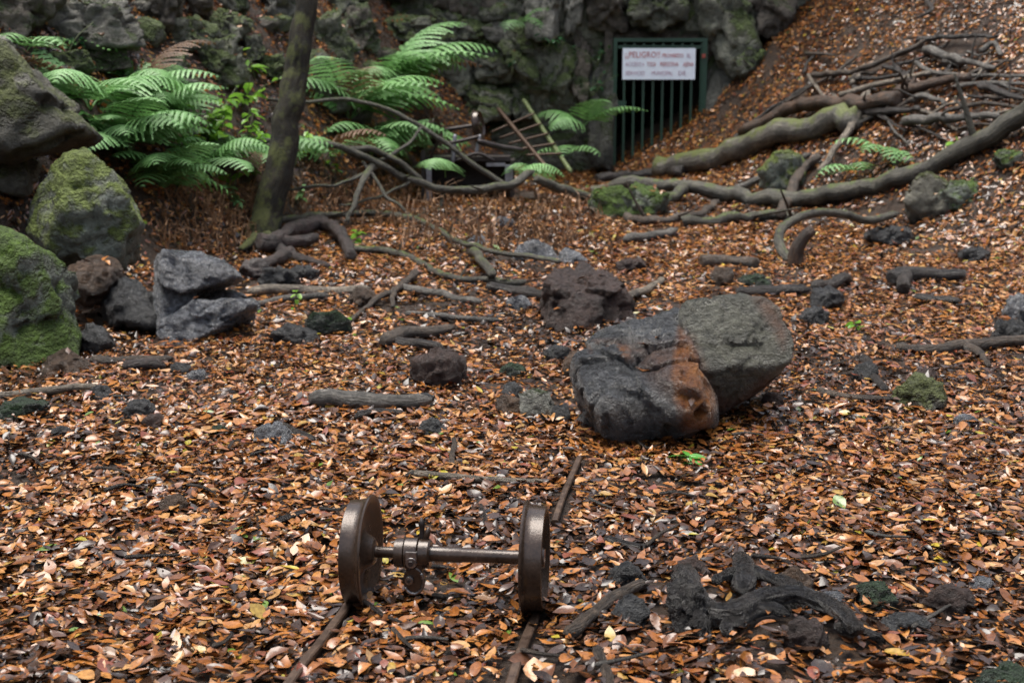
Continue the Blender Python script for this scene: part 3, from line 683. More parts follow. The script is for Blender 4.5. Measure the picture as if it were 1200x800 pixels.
sx0, sx1 = on_y(729, 75, gate_y)[0], on_y(814, 75, gate_y)[0]; sz0, sz1 = on_y(770, 93.5, gate_y)[2], on_y(770, 57, gate_y)[2]
sign = empty('warning_sign', ((sx0 + sx1) / 2, gate_y - 0.075, sz0), 'white metal warning sign with red lettering fixed to the green gate', 'sign')
sw, sh = sx1 - sx0, sz1 - sz0
gp('panel', [(-sw / 2, sw / 2, -0.006, 0.004, 0, sh)], 'sign', sign)
def words(txt, x_, z_, size, wid, m):
    cu = bpy.data.curves.new('lettering', 'FONT'); cu.body = txt; cu.size = size; cu.extrude = 0.001; cu.resolution_u = 2
    tmp = bpy.data.objects.new('lettering_curve', cu); C.objects.link(tmp)
    dg_ = bpy.context.evaluated_depsgraph_get(); me = bpy.data.meshes.new_from_object(tmp.evaluated_get(dg_)); bpy.data.objects.remove(tmp); bpy.data.curves.remove(cu)
    V_ = np.array([v.co[:] for v in me.vertices]); wd = V_[:, 0].max() - V_[:, 0].min()
    me.transform(Matrix.Scale(wid / wd, 4, (1, 0, 0))); me.materials.clear()
    o = link('lettering', me, M[m], sign); o.rotation_euler = (R(90), 0, 0); o.location = (x_, -0.009, z_)
u = sw / 1065.0
for txt, a, b_, z_, size, m in [('¡¡PELIGRO!!', 95, 600, 0.70, 0.125, 'red_ink'), ('PROHIBIDO', 640, 950, 0.70, 0.085, 'red_ink'), ('EL', 1000, 1060, 0.70, 0.085, 'gray_ink'),
                            ('ACCESO', 110, 340, 0.42, 0.09, 'gray_ink'), ('A', 355, 380, 0.42, 0.09, 'gray_ink'), ('TODA', 420, 555, 0.42, 0.09, 'red_ink'), ('PERSONA', 610, 880, 0.42, 0.09, 'red_ink'),
                            ('AJENA', 950, 1105, 0.42, 0.09, 'red_ink'), ('SERVICIO', 110, 390, 0.14, 0.085, 'gray_ink'), ('MUNICIPAL', 490, 800, 0.14, 0.085, 'gray_ink'), ('DE', 880, 985, 0.14, 0.085, 'gray_ink')]:
    words(txt, -sw / 2 + (a - 65) * u, z_ * sh, size, (b_ - a) * u, m)

# ================================================================== THE WHEELSET
YAW = R(-6.5)
def wheel_profile(sgn):
    # x grows towards the axle's middle (inner side, where the flange is)
    p = [(-0.040, 0.000), (-0.040, 0.030), (-0.030, 0.034), (-0.022, 0.044), (-0.006, 0.120), (-0.022, 0.150), (-0.042, 0.158), (-0.045, 0.164), (-0.042, 0.1695),
         (0.000, 0.1715), (0.018, 0.1735), (0.024, 0.178), (0.027, 0.186), (0.033, 0.1885), (0.039, 0.186), (0.040, 0.176), (0.033, 0.160), (0.012, 0.140),
         (0.008, 0.100), (0.018, 0.062), (0.048, 0.046), (0.056, 0.036), (0.058, 0.020), (0.058, 0.0)]
    return [(sgn * x * 0.86, r) for x, r in p]
def make_wheelset(loc, yaw, label, m='rust', full=True, gauge=0.575, group=None):
    t = empty('wheelset', loc, label, 'wheelset', group, rot=(0, 0, yaw)); zc = 0.176
    for sgn in (1, -1):
        V, T = lathe(wheel_profile(sgn), 64)
        if sgn < 0: T = T[:, ::-1]
        wv = local('wheel', V + np.array([-sgn * gauge / 2, 0, zc]), T, M[m], parent=t, base=(-sgn * gauge / 2, 0, zc))
        mod = wv.modifiers.new('edges', 'EDGE_SPLIT'); mod.split_angle = R(50)
    V, T = lathe([(-gauge / 2, 0.019), (-gauge / 2 + 0.12, 0.019), (-0.115, 0.026), (0.045, 0.026), (0.05, 0.0235), (gauge / 2, 0.0225)], 24)
    local('axle', V + np.array([0, 0, zc]), T, M['dark_iron' if not full else 'rust'], parent=t, base=(0, 0, zc))
    if full:
        c0 = -0.172
        V, T = lathe([(c0, 0.020), (c0, 0.047), (c0 + 0.030, 0.050), (c0 + 0.032, 0.045), (c0 + 0.035, 0.052), (c0 + 0.075, 0.052), (c0 + 0.078, 0.045), (c0 + 0.081, 0.050), (c0 + 0.112, 0.049), (c0 + 0.118, 0.044), (c0 + 0.118, 0.02)], 32)
        bx = local('bearing', V + np.array([0, 0, zc]), T, M['rust'], parent=t, base=(0, 0, zc)); bx.modifiers.new('edges', 'EDGE_SPLIT').split_angle = R(35)
        s_ = Soup()                                     # strap plate with its bolt hole on the bearing's front
        def disc(x, y, z, r, h, seg=20):
            V_, T_ = lathe([(-h, 0.0), (-h, r * 0.9), (-h + 0.003, r), (h, r), (h, 0.0)], seg); V_ = V_[:, [1, 0, 2]]; return V_ + np.array([x, y, z]), T_[:, ::-1]
        s_.add(*disc(c0 + 0.062, -0.052, zc - 0.014, 0.019, 0.006)); s_.box(c0 + 0.044, c0 + 0.080, -0.056, -0.040, zc - 0.012, zc + 0.022)
        V, T = s_.get(); st = link('strap', np_mesh('strap', V, T, False), M['iron'], bx); st.location = (0, 0, -zc)
        V, T = disc(c0 + 0.062, -0.060, zc - 0.014, 0.010, 0.007, 6); bo = link('bolt', np_mesh('bolt', V, T, False), M['dark_iron'], bx); bo.location = (0, 0, -zc)
        s_ = Soup(); a = np.linspace(0, 2 * np.pi, 28, endpoint=False)       # hanging ear below the bearing
        prof = np.column_stack([0.036 * np.cos(a), 0.046 * np.sin(a)])
        V = np.vstack([np.column_stack([prof[:, 0] * k_, np.full(28, y_), prof[:, 1] * k_]) for y_, k_ in ((-0.048, 0.0), (-0.048, 0.9), (-0.044, 1.0), (-0.018, 1.0), (-0.016, 0.0))])
        s_.add(V + np.array([c0 + 0.068, 0, zc - 0.078]), quads_to_tris(5, 28)); s_.box(c0 + 0.042, c0 + 0.096, -0.042, -0.012, zc - 0.085, zc - 0.02)
        V, T = s_.get(); er = link('lug', np_mesh('lug', V, T, False), M['rust'], bx); er.location = (0, 0, -zc)
        s_ = Soup(); am = np.linspace(-2.6, 0.7, 16)
        V, T = tube(np.column_stack([0.033 * np.cos(am), np.full(16, -0.050), 0.043 * np.sin(am)]) + np.array([c0 + 0.068, 0, zc - 0.078]), np.full(16, 0.0055), 8, 0.01, 0)
        rm = link('lug_rim', np_mesh('lug_rim', V, T), M['iron'], bx); rm.location = (0, 0, -zc)
        V, T = disc(c0 + 0.055, -0.054, zc - 0.074, 0.014, 0.008, 18); bo = link('bolt', np_mesh('bolt', V, T, False), M['iron'], bx); bo.location = (0, 0, -zc)
        V, T = disc(c0 + 0.055, -0.062, zc - 0.074, 0.007, 0.004, 6); bo = link('bolt', np_mesh('bolt', V, T, False), M['dark_iron'], bx); bo.location = (0, 0, -zc)
        V, T = tube(np.array([[c0 + 0.085, 0.015, zc + 0.04], [c0 + 0.086, 0.015, zc + 0.075], [c0 + 0.085, 0.016, zc + 0.10]]), np.array([0.009, 0.008, 0.011]), 8, 0.01, 0.15)
        bo = link('bolt', np_mesh('bolt', V, T), M['dark_iron'], bx); bo.location = (0, 0, -zc)
        V, T = tube(np.array([[c0 + 0.098, 0.012, zc + 0.042], [c0 + 0.105, 0.012, zc + 0.070]]), np.array([0.010, 0.011]), 8, 0.01, 0.1)
        bo = link('bolt', np_mesh('bolt', V, T), M['rust'], bx); bo.location = (0, 0, -zc)
    return t
pc = at(524, 643, 4.22); r_ = ray(524, 646); k_ = (CAM_H - 0.176) / -r_[2]; pc = EYE + r_ * k_
make_wheelset((pc[0], pc[1], float(height(pc[0], pc[1])) - 0.004), YAW, 'brown iron mine-cart wheelset standing on the buried rails')

# narrow-gauge rails half buried in the leaves
RAILS = []
def rail_obj(p0, p1, label, up0=0.012, up1=0.012, wd=0.030):
    RAILS.append((at(*p0, ghit(*p0))[:2], at(*p1, ghit(*p1))[:2], wd))
    a = at(*p0, ghit(*p0)); b = at(*p1, ghit(*p1)); L = np.linalg.norm((b - a)[:2]); n = max(3, int(L / 0.08)); dr = (b - a)[:2] / L; sd2 = np.array([dr[1], -dr[0]])
    pf = [(-wd / 2, -0.004), (-wd / 2 + 0.004, 0.0), (wd / 2 - 0.004, 0.0), (wd / 2, -0.004), (wd / 2, -0.016), (0.006, -0.024), (0.006, -0.06), (0.034, -0.066), (0.034, -0.072), (-0.034, -0.072), (-0.034, -0.066), (-0.006, -0.06), (-0.006, -0.024), (-wd / 2, -0.016)]
    V = []
    for i in range(n + 1):
        t_ = i / n; c = a[:2] + dr * L * t_; z = float(height(*c)) * 0.5 + 0.5 * ((1 - t_) * a[2] + t_ * b[2]) + (1 - t_) * up0 + t_ * up1
        for u_, v_ in pf: V.append((c[0] + sd2[0] * u_, c[1] + sd2[1] * u_, z + v_))
    T = quads_to_tris(n + 1, len(pf)); m_ = len(pf)
    caps = [(0, k + 1, k) for k in range(1, m_ - 1)] + [(n * m_, n * m_ + k, n * m_ + k + 1) for k in range(1, m_ - 1)]
    return local('rail', V, np.vstack([T, caps]), M['rail'], label, 'rail', smooth=False)
rail_obj((334, 820), (414, 706), 'rusty rail running under the wheel with the bearing beside it', 0.040, 0.030)
rail_obj((596, 822), (629, 722), 'rusty rail running under the wheel without a bearing', 0.042, 0.030)
rail_obj((650, 622), (679, 545), 'rusty rail showing between the wheelset and the two-lobed boulder', 0.045, 0.045, 0.026)

# ================================================================== DEADWOOD
def stick_pts(pts, r0, r1, lift=0.0, depth=None):
    P, rr = [], []; n = len(pts)
    for i, q in enumerate(pts):
        rp = r0 + (r1 - r0) * i / (n - 1)
        if len(q) > 2: d = q[2]; p = at(q[0], q[1], d)
        elif depth is not None: d = depth[0] + (depth[1] - depth[0]) * i / (n - 1); p = at(q[0], q[1], d)
        else:
            d = ghit(q[0], q[1] + rp * 0.8); p = at(q[0], q[1] + rp * 0.8, d); p = p + np.array([0, 0, rp * d / F * 0.85 + 0.022 + lift])
        P.append(p); rr.append(rp * d / F)
    return np.array(P), np.array(rr)
def stick(name, pts, r0, r1, m, label, cat='stick', group=None, lift=0.0, depth=None, seg=10, rough=0.14, twigs=0, forks=(), wob=None):
    P, rr = stick_pts(pts, r0, r1, lift, depth); s_ = Soup(); sd3 = abs(hash((pts[0][0], pts[0][1], len(pts)))) % 9999
    wob = rr.mean() * 0.6 if wob is None else wob
    V, T = tube(P, rr, seg, max(0.02, rr.mean() * 1.2), rough, sd3, wob=wob); s_.add(V, T)
    for f in forks:
        P2, r2 = stick_pts(f[0], f[1], f[2], lift, f[3] if len(f) > 3 else depth); V, T = tube(P2, r2, seg, max(0.02, r2.mean() * 1.2), rough, sd3 + 3, wob=wob); s_.add(V, T)
    rs = np.random.default_rng(sd3)
    for k in range(twigs):                              # snapped side twigs
        i = rs.integers(0, len(P) - 1); p = P[i] + (P[i + 1] - P[i]) * rs.uniform(0, 1); dv = rs.normal(size=3); dv[2] = abs(dv[2]); dv /= np.linalg.norm(dv)
        L = rr.mean() * rs.uniform(4, 14); V, T = tube(np.array([p, p + dv * L * 0.5 + rs.normal(size=3) * 0.01, p + dv * L]), np.array([rr[i] * 0.4, rr[i] * 0.3, rr[i] * 0.15]), 6, L / 3, 0.1, sd3 + k); s_.add(V, T)
    V, T = s_.get(); o = local(name, V, T, M[m], label, cat, group); grain(o.data, np.concatenate(s_.G)); return o

S = stick
S('stick', [(482, 561), (520, 564), (570, 568), (634, 571)], 4.5, 3.5, 'wood_pale', 'thin straight grey stick lying behind the wheelset')
S('stick', [(667, 748), (690, 733), (714, 710), (752, 692)], 8, 6.5, 'wood', 'curved brown stick lying left of the charred root')
S('stick', [(713, 638), (735, 644), (757, 648)], 5, 4.5, 'wood_dark', 'short dark twig behind the curved brown stick')
S('stick', [(786, 640), (796, 652)], 3, 3, 'wood_dark', 'tiny dark twig behind the charred root')
S('stick', [(532, 520), (530, 548)], 3, 3, 'wood', 'short thin twig pointing at the thin straight grey stick')
S('stick', [(563, 590), (568, 618)], 4, 4, 'wood_dark', 'short dark twig between the wheels and the thin grey stick')
S('stick', [(325, 618), (350, 608), (368, 602)], 4, 3, 'wood_dark', 'dark twig left of the wheelset')
S('stick', [(700, 770), (712, 800), (716, 820)], 6, 6, 'wood', 'short brown stick half buried below the curved one')
S('log', [(372, 472), (400, 473), (440, 474), (492, 475)], 9.5, 9, 'wood_gray', 'long pale-barked log with a knobbly bark in the open litter', 'log', rough=0.2)
S('log', [(453, 403), (480, 394), (500, 391), (525, 389)], 8, 6, 'wood', 'short thick brown log above a wet black one', 'log', rough=0.2)
S('log', [(467, 405), (490, 408), (515, 412)], 5.5, 5, 'wood_dark', 'short shiny wet black log', 'log', rough=0.2)
S('stick', [(420, 492), (450, 488), (470, 488)], 4, 3, 'wood_dark', 'dark stick just in front of the long pale-barked log')
S('stick', [(478, 371), (520, 375), (582, 379)], 3.5, 3, 'wood_gray', 'straight wet grey stick beyond the short thick brown log')
S('branch', [(415, 294), (455, 297), (490, 310), (530, 328), (570, 332), (612, 334)], 4, 3.5, 'wood_olive', 'long wavy olive branch lying across the leaves towards the volcanic boulder', 'branch', twigs=3)
S('branch', [(330, 268), (380, 262), (410, 260), (450, 260), (490, 268), (530, 290), (570, 303), (655, 318)], 4, 2.6, 'wood_olive', 'long bare arching branch reaching the speckled grey rock', 'branch', lift=0.06, twigs=5)
S('stick', [(296, 346), (340, 344), (425, 343)], 6, 6, 'wood_pale', 'pale straight stick lying right of the blue-grey slab')
S('stick', [(292, 362), (330, 354), (380, 350)], 4, 4, 'wood_gray', 'grey stick just below the pale straight one')
S('stick', [(470, 340), (510, 348), (560, 357)], 5, 4, 'wood_gray', 'grey stick with a split end in the middle of the clearing')
S('branch', [(487, 326), (465, 345), (435, 362), (412, 382)], 4.5, 2.5, 'wood', 'small forked branch crossing the grey split stick', 'branch', forks=[([(462, 346), (460, 366)], 3, 2.5)], lift=0.02)
S('stick', [(555, 304), (565, 318), (576, 332)], 5, 5, 'wood_olive', 'short stick propped between the long arching and wavy branches', lift=0.05)
S('log', [(575, 339), (600, 343), (645, 352)], 5.5, 6, 'wood_dark', 'dark log lying left of the red-brown volcanic boulder', 'log')
S('stick', [(332, 505), (348, 511), (366, 519)], 5, 4, 'wood_dark', 'short stick behind the dark pitted stone')
S('stick', [(-20, 470), (45, 463), (112, 458)], 5, 4, 'wood_pale', 'thin pale stick by the foot of the moss-coated boulder')
S('stick', [(112, 426), (150, 425), (196, 425)], 6, 5, 'wood', 'brown stick in front of the rocks below the slab')
S('stick', [(150, 433), (185, 432)], 6, 6, 'wood_purple', 'short purplish bark piece before the brown stick')
S('branch', [(1055, 411), (1090, 412), (1130, 408), (1210, 403)], 6, 6.5, 'wood', 'forked brown stick on the open ground beyond the two-lobed boulder', 'branch', forks=[([(1128, 408), (1145, 417), (1158, 432)], 7, 3)])
S('log', [(1044, 330), (1070, 323), (1100, 323), (1130, 326)], 9, 6, 'wood_dark', 'short dark log with a stubby leg on the leaf slope', 'log', forks=[([(1060, 326), (1058, 342)], 8, 8)])
S('root', [(935, 326), (932, 300), (939, 282), (952, 268)], 10, 7, 'wood_red', 'upright curved reddish brown stump', 'stump', depth=(11.0, 10.9), wob=0.01)
S('root', [(924, 304), (914, 290), (913, 274), (928, 260), (955, 249), (990, 252), (1015, 258), (1048, 251)], 6, 4.5, 'wood_olive', 'drooping bare root with a hooked end under the long branch', 'root', depth=(11.3, 12.2), wob=0.01)
S('log', [(868, 345), (900, 343), (940, 343)], 6, 6, 'wood_dark', 'dark wet log before the upright stump', 'log')
S('log', [(955, 338), (992, 330)], 6, 6, 'wood_dark', 'short dark log right of the upright stump', 'log')
S('log', [(822, 310), (860, 308), (885, 312)], 7, 6, 'wood', 'low brown log beyond the two-lobed boulder', 'log')
S('stick', [(735, 283), (760, 279), (788, 274)], 5.5, 5, 'wood_gray', 'short grey stick beyond the volcanic boulder')
S('stick', [(735, 352), (752, 346), (775, 332)], 5, 4, 'wood_pale', 'pale stub of wood touching the volcanic boulder')
S('branch', [(1012, 425), (1020, 440), (1036, 460)], 6, 4, 'wood_dark', 'small curved dark branch left of the hollow olive stone', 'branch')
S('stick', [(960, 462), (1000, 470), (1040, 472)], 4, 4, 'wood', 'thin brown stick pointing at the hollow olive stone')
S('stick', [(1075, 352), (1120, 356)], 5, 4, 'wood_dark', 'short dark stick on the ground behind the forked one')
S('branch', [(694, 224), (740, 214), (790, 217), (850, 226), (910, 235), (960, 231), (1010, 223), (1050, 213), (1100, 192), (1150, 165), (1200, 130), (1240, 92)], 6.5, 12.5, 'wood_olive',
  'long thick bare branch sweeping down the leaf slope to the clearing', 'branch', depth=(16.0, 12.4), seg=14, forks=[([(802, 221), (770, 241), (735, 259), (706, 269)], 7, 4, (15.2, 14.0))], twigs=2)
DA = (13.2, 14.4)
S('branch', [(250, 176), (290, 168), (330, 165), (375, 168), (420, 179), (450, 196), (480, 211), (520, 221), (560, 223), (600, 216), (620, 203)], 3, 5, 'wood_olive',
  'arching bare branch hanging in front of the overturned cart', 'branch', depth=DA, twigs=6, forks=[([(404, 174), (440, 176), (470, 190), (492, 210)], 3.5, 3.5, (13.7, 13.95)), ([(440, 190), (424, 215), (408, 258)], 4.5, 2.5, (13.8, 13.2)), ([(300, 168), (270, 190), (235, 230), (170, 250)], 3.5, 2.5, (13.3, 12.6)),
  ([(440, 190), (470, 175), (495, 150)], 2.5, 1.5, (13.8, 14.2)), ([(445, 195), (400, 215), (330, 222)], 2.5, 1.5, (13.8, 13.0)), ([(480, 212), (440, 232), (400, 240)], 2, 1.2, (13.9, 13.3)),
  ([(330, 166), (290, 172), (255, 160)], 2.5, 1.5, (13.4, 13.2)), ([(520, 222), (515, 245), (500, 268)], 2.5, 2, (14.1, 13.9)), ([(425, 190), (450, 225), (490, 262), (530, 282)], 2, 1.5, (13.7, 13.2))])
S('branch', [(628, 208), (650, 218), (680, 228), (702, 238)], 5, 5.5, 'wood_olive', 'short thick limb joining the hanging branch and the mossy stones', 'branch', depth=(14.6, 15.2))
S('branch', [(290, 112), (345, 119), (400, 117), (440, 123), (480, 141), (520, 166), (555, 192), (592, 216)], 1.8, 3, 'wood_olive', 'thin bare branch arching over the overturned cart', 'branch', depth=(14.2, 14.5), twigs=3)
S('log', [(770, 198), (830, 188), (880, 171), (940, 156), (985, 144), (1005, 141)], 12, 15, 'wood_moss', 'thick mossy log lying up the leaf slope', 'log', seg=16, rough=0.12)
S('log', [(868, 168), (900, 152), (940, 135), (985, 136), (1050, 131)], 6, 9, 'wood_red', 'curved brown bark slab lying on the mossy log', 'log', lift=0.12)
S('branch', [(960, 214), (985, 180), (1003, 150), (1014, 126)], 3.5, 5, 'wood_pale', 'whitish bare stick leaning on the mossy log', 'stick', lift=0.12)
PILE = [
 ([(985, 121), (1030, 109), (1088, 97)], 5, 6, 'wood_pale', 'pale smooth stick on top of the brushwood pile'),
 ([(1060, 153), (1110, 150), (1168, 148)], 8, 7, 'wood_gray', 'grey straight log at the foot of the brushwood pile'),
 ([(953, 97), (1000, 94), (1045, 77), (1080, 60)], 5, 6, 'wood', 'brown branch along the upper edge of the brushwood pile'),
 ([(1075, 58), (1120, 53), (1168, 53)], 5, 4, 'wood_dark', 'dark branch topping the brushwood pile'),
 ([(1085, 70), (1120, 80), (1162, 91)], 8, 6, 'wood_gray', 'thick grey branch slanting in the upper brushwood pile'),
 ([(1050, 119), (1090, 110), (1136, 101)], 8, 9, 'wood_red', 'thick rusty brown branch in the brushwood pile'),
 ([(1072, 84), (1095, 96), (1140, 99), (1210, 101)], 4, 4, 'wood_gray', 'thin bent grey branch in the brushwood pile'),
 ([(1148, 112), (1170, 118), (1196, 127)], 6, 6, 'wood_dark', 'short dark branch right of the rusty brown one'),
 ([(1040, 140), (1058, 122), (1072, 100)], 6, 5, 'wood_red', 'short rotten brown branch crossing the pile'),
 ([(1005, 138), (1040, 142), (1075, 138)], 7, 6, 'wood_dark', 'dark rotten log under the brushwood pile'),
 ([(1070, 128), (1085, 123), (1105, 132)], 6, 5, 'wood_gray', 'small arched grey root in the brushwood pile'),
 ([(1150, 70), (1165, 62), (1172, 75)], 5, 5, 'wood_gray', 'short hooked grey branch at the top of the pile'),
 ([(860, 172), (900, 140), (945, 112)], 4, 4, 'wood_dark', 'thin dark branch running up the slope from the mossy log'),
 ([(880, 160), (920, 130), (975, 96)], 3, 3, 'wood', 'thin brown branch beside the thin dark one'),
 ([(1110, 140), (1150, 133), (1200, 140)], 4, 4, 'wood', 'thin brown stick above the grey straight log'),
 ([(995, 103), (1040, 100), (1075, 92)], 4, 3, 'wood_dark', 'thin dark stick behind the pale smooth one'),
 ([(1035, 88), (1060, 96), (1070, 112)], 4, 4, 'wood_dark', 'short dark stick sticking into the pile'),
 ([(1120, 112), (1160, 108), (1210, 112)], 4, 4, 'wood_gray', 'thin grey stick ending the pile by the thick branch'),
 ([(1085, 12), (1092, 22), (1075, 30)], 4, 3, 'wood_dark', 'small dark snag high on the leaf slope'),
 ([(1100, 0), (1088, 22)], 2.5, 2.5, 'wood', 'thin twig standing high on the leaf slope'),
]
for pts, a, b_, m, lab in PILE: S('branch', pts, a * 0.7, b_ * 0.5, m, lab, 'branch', 'brushwood on the leaf slope', lift=0.08, twigs=2)
for k in range(34):
    x_, y_ = rng.uniform(930, 1195), rng.uniform(58, 165); a_ = rng.normal(-0.15, 0.45); L_ = rng.uniform(25, 75); dx_, dy_ = L_ * math.cos(a_) / 2, L_ * math.sin(a_) / 2
    S('twig', [(x_ - dx_, y_ - dy_), (x_ + rng.normal() * 3, y_ + rng.normal() * 3), (x_ + dx_, y_ + dy_)], rng.uniform(1.6, 3.2), rng.uniform(0.8, 1.6), ('wood_dark', 'wood', 'wood_gray', 'wood_pale')[k % 4],
      'thin loose twig in the brushwood pile', 'twig', 'loose twigs in the brushwood pile', lift=0.06, seg=6)
for k in range(40):
    x_, y_ = rng.uniform(0, 1200), rng.uniform(320, 790); sc_ = 0.35 + (y_ - 320) / 500; a_ = rng.normal(0, 0.5); L_ = rng.uniform(22, 60) * sc_; dx_, dy_ = L_ * math.cos(a_) / 2, L_ * math.sin(a_) * 0.35
    S('twig', [(x_ - dx_, y_ - dy_), (x_ + rng.normal() * 2, y_ + rng.normal() * 2), (x_ + dx_, y_ + dy_)], 2.4 * sc_, 1.3 * sc_, ('wood_dark', 'wood', 'wood_gray')[k % 3],
      'thin broken twig lying in the fallen leaves', 'twig', 'loose twigs in the leaf litter', lift=0.02, seg=6)
S('branch', [(800, 263), (840, 261), (890, 255), (930, 258)], 6, 6, 'wood_olive', 'grey-green branch on the ground below the long thick one', 'branch', twigs=2)
S('branch', [(735, 256), (770, 262), (820, 252), (846, 236)], 5, 4, 'wood', 'brown branch curving under the long thick one', 'branch', twigs=2)
S('branch', [(915, 258), (925, 236), (940, 205), (960, 190)], 6, 5, 'wood', 'brown branch climbing from the hooked root to the lichened rock', 'branch', lift=0.05)
S('stick', [(700, 212), (760, 205), (800, 203)], 5, 6, 'wood_dark', 'dark stick in front of the gate foot')
S('stick', [(860, 226), (905, 205), (945, 185)], 4, 4, 'wood_gray', 'grey stick below the mossy log')

# the charred root in the foreground
def poly_tubes(name, lst, m, label, cat, seg=14, rough=0.35):
    s_ = Soup()
    for k, (pts, r0, r1, lift) in enumerate(lst):
        P, rr = stick_pts(pts, r0, r1, lift); V, T = tube(P, rr, seg, 0.02, rough, 40 + k, wob=0.012); s_.add(V, T)
    V, T = s_.get(); o = local(name, V, T, M[m], label, cat); grain(o.data, np.concatenate(s_.G)); return o
so = Soup()
for k, (ol, th, dd) in enumerate([([(780, 674), (794, 664), (816, 690), (830, 716), (842, 752), (808, 762), (790, 740)], 0.13, 0.0), ([(852, 690), (862, 676), (892, 680), (915, 694), (905, 706), (866, 706)], 0.07, 0.10), ([(905, 708), (938, 704), (958, 722), (930, 734)], 0.07, 0.04)]):
    o_ = np.array(ol, float); d_ = ghit(o_[:, 0].mean(), o_[:, 1].max() - 14) + dd
    V, T = rock_verts(ol, d_ + 0.02, th, 71 + k, 5, 0.12, 3, 20, 0.3, fscale=1.3); GRAIN[0] = None; so.add(V, T)
for k, (pts, r0, r1, lift) in enumerate([([(800, 694), (822, 728), (852, 736), (886, 717), (930, 712), (972, 728), (1002, 754)], 13, 8, 0.03), ([(852, 746), (880, 728), (915, 724)], 9, 7, 0.0), ([(984, 742), (1012, 752), (1034, 758)], 7, 3, 0.0),
                            ([(864, 664), (867, 678), (872, 697)], 7, 12, 0.01), ([(840, 700), (872, 686), (910, 697), (935, 708)], 5, 7, 0.04)]):
    P, rr = stick_pts(pts, r0, r1, lift); V, T = tube(P, rr, 22, 0.012, 0.34, 40 + k, wob=0.018, freq=20); so.add(V, T)
V, T = so.get(); o = local('charred_root', V, T, M['char'], 'gnarled charred black root lying among stones in the foreground litter', 'root'); grain(o.data, np.concatenate(so.G))
# dead root arching at the tree foot
poly_tubes('dead_root', [([(304, 290), (322, 290), (345, 276), (376, 268), (398, 280), (412, 306)], 11, 5, 0.03), ([(312, 288), (336, 300), (384, 314)], 8, 3, 0.0), ([(285, 322), (312, 312), (340, 300)], 3, 8, 0.0), ([(320, 290), (350, 290), (372, 286)], 9, 4, 0.03)],
           'wood_purple', 'thick arched purplish dead root at the foot of the tree', 'root', 14, 0.34)

# ================================================================== THE TREE
dt = ghit(312, 282)
tree = empty('leaning_tree', at(312, 282, dt) - np.array([0, 0, 0.1]), 'dark mossy leaning tree trunk rising beside the ferns', 'tree'); tb = np.array(tree.location)
tp = [(303, 292, 24), (310, 262, 19), (324, 215, 16.5), (336, 150, 15.5), (346, 95, 15), (354, 45, 13.8), (361, 0, 12.8), (368, -60, 12.5), (374, -200, 11), (366, -380, 9), (372, -560, 6)]
P = np.array([at(x, y, dt + 0.02 * i) for i, (x, y, r_) in enumerate(tp)]); rr = np.array([0.93 * r_ * dt / F for _, _, r_ in tp])
V, T = tube(P, rr, 40, 0.05, 0.13, 77, freq=16, wob=0.02, st=(1, 1, 0.3)); tk = link('trunk', np_mesh('trunk', V - tb, T), M['trunk'], tree); grain(tk.data, GRAIN[0])
for k, (pts, r0, r1) in enumerate([([(302, 284), (292, 290), (282, 296)], 9, 3), ([(312, 284), (324, 291), (334, 295)], 9, 3)]):
    P2, r2 = stick_pts(pts, r0, r1); V, T = tube(P2, r2, 10, 0.04, 0.2, k); link('root', np_mesh('root', V - tb, T), M['trunk'], tree)
tips = []
for k in range(9):
    i = 7 + k % 4; p = P[min(i, len(P) - 1)]; az = k * 2.4; L = 1.0 + 0.5 * (k % 3)
    q = np.array([p, p + np.array([math.cos(az) * L * 0.5, math.sin(az) * L * 0.5, 0.35]), p + np.array([math.cos(az) * L, math.sin(az) * L, 0.8])])
    V, T = tube(q, np.array([0.05, 0.035, 0.015]), 8, 0.1, 0.12, k); link('limb', np_mesh('limb', V - tb, T), M['trunk'], tree); tips.append(q)
def leaf_quads(Pc, L, W, rs, tilt=1.0):
    n = len(Pc); a = rs.normal(size=(n, 3)); a[:, 2] *= 0.5; a /= np.linalg.norm(a, axis=1)[:, None]
    b_ = np.cross(a, rs.normal(size=(n, 3))); b_ /= np.linalg.norm(b_, axis=1)[:, None]; c_ = np.cross(a, b_)
    V = np.stack([Pc - a * L[:, None] / 2, Pc + b_ * W[:, None] / 2 + c_ * W[:, None] * 0.2, Pc + a * L[:, None] / 2, Pc - b_ * W[:, None] / 2 + c_ * W[:, None] * 0.2], 1).reshape(-1, 3)
    k_ = np.arange(n)[:, None] * 4; return V, np.concatenate([k_ + [0, 1, 2], k_ + [0, 2, 3]])
cpts = np.concatenate([q[1] + (q[2] - q[1]) * rng.uniform(0, 1.2, (260, 1)) + rng.normal(size=(260, 3)) * 0.28 for q in tips]); cpts = cpts[cpts[:, 2] > 4.6]
V, T = leaf_quads(cpts, rng.uniform(0.06, 0.11, len(cpts)), rng.uniform(0.025, 0.04, len(cpts)), rng); link('crown', np_mesh('crown', V - tb, T, False), M['ivy'], tree)

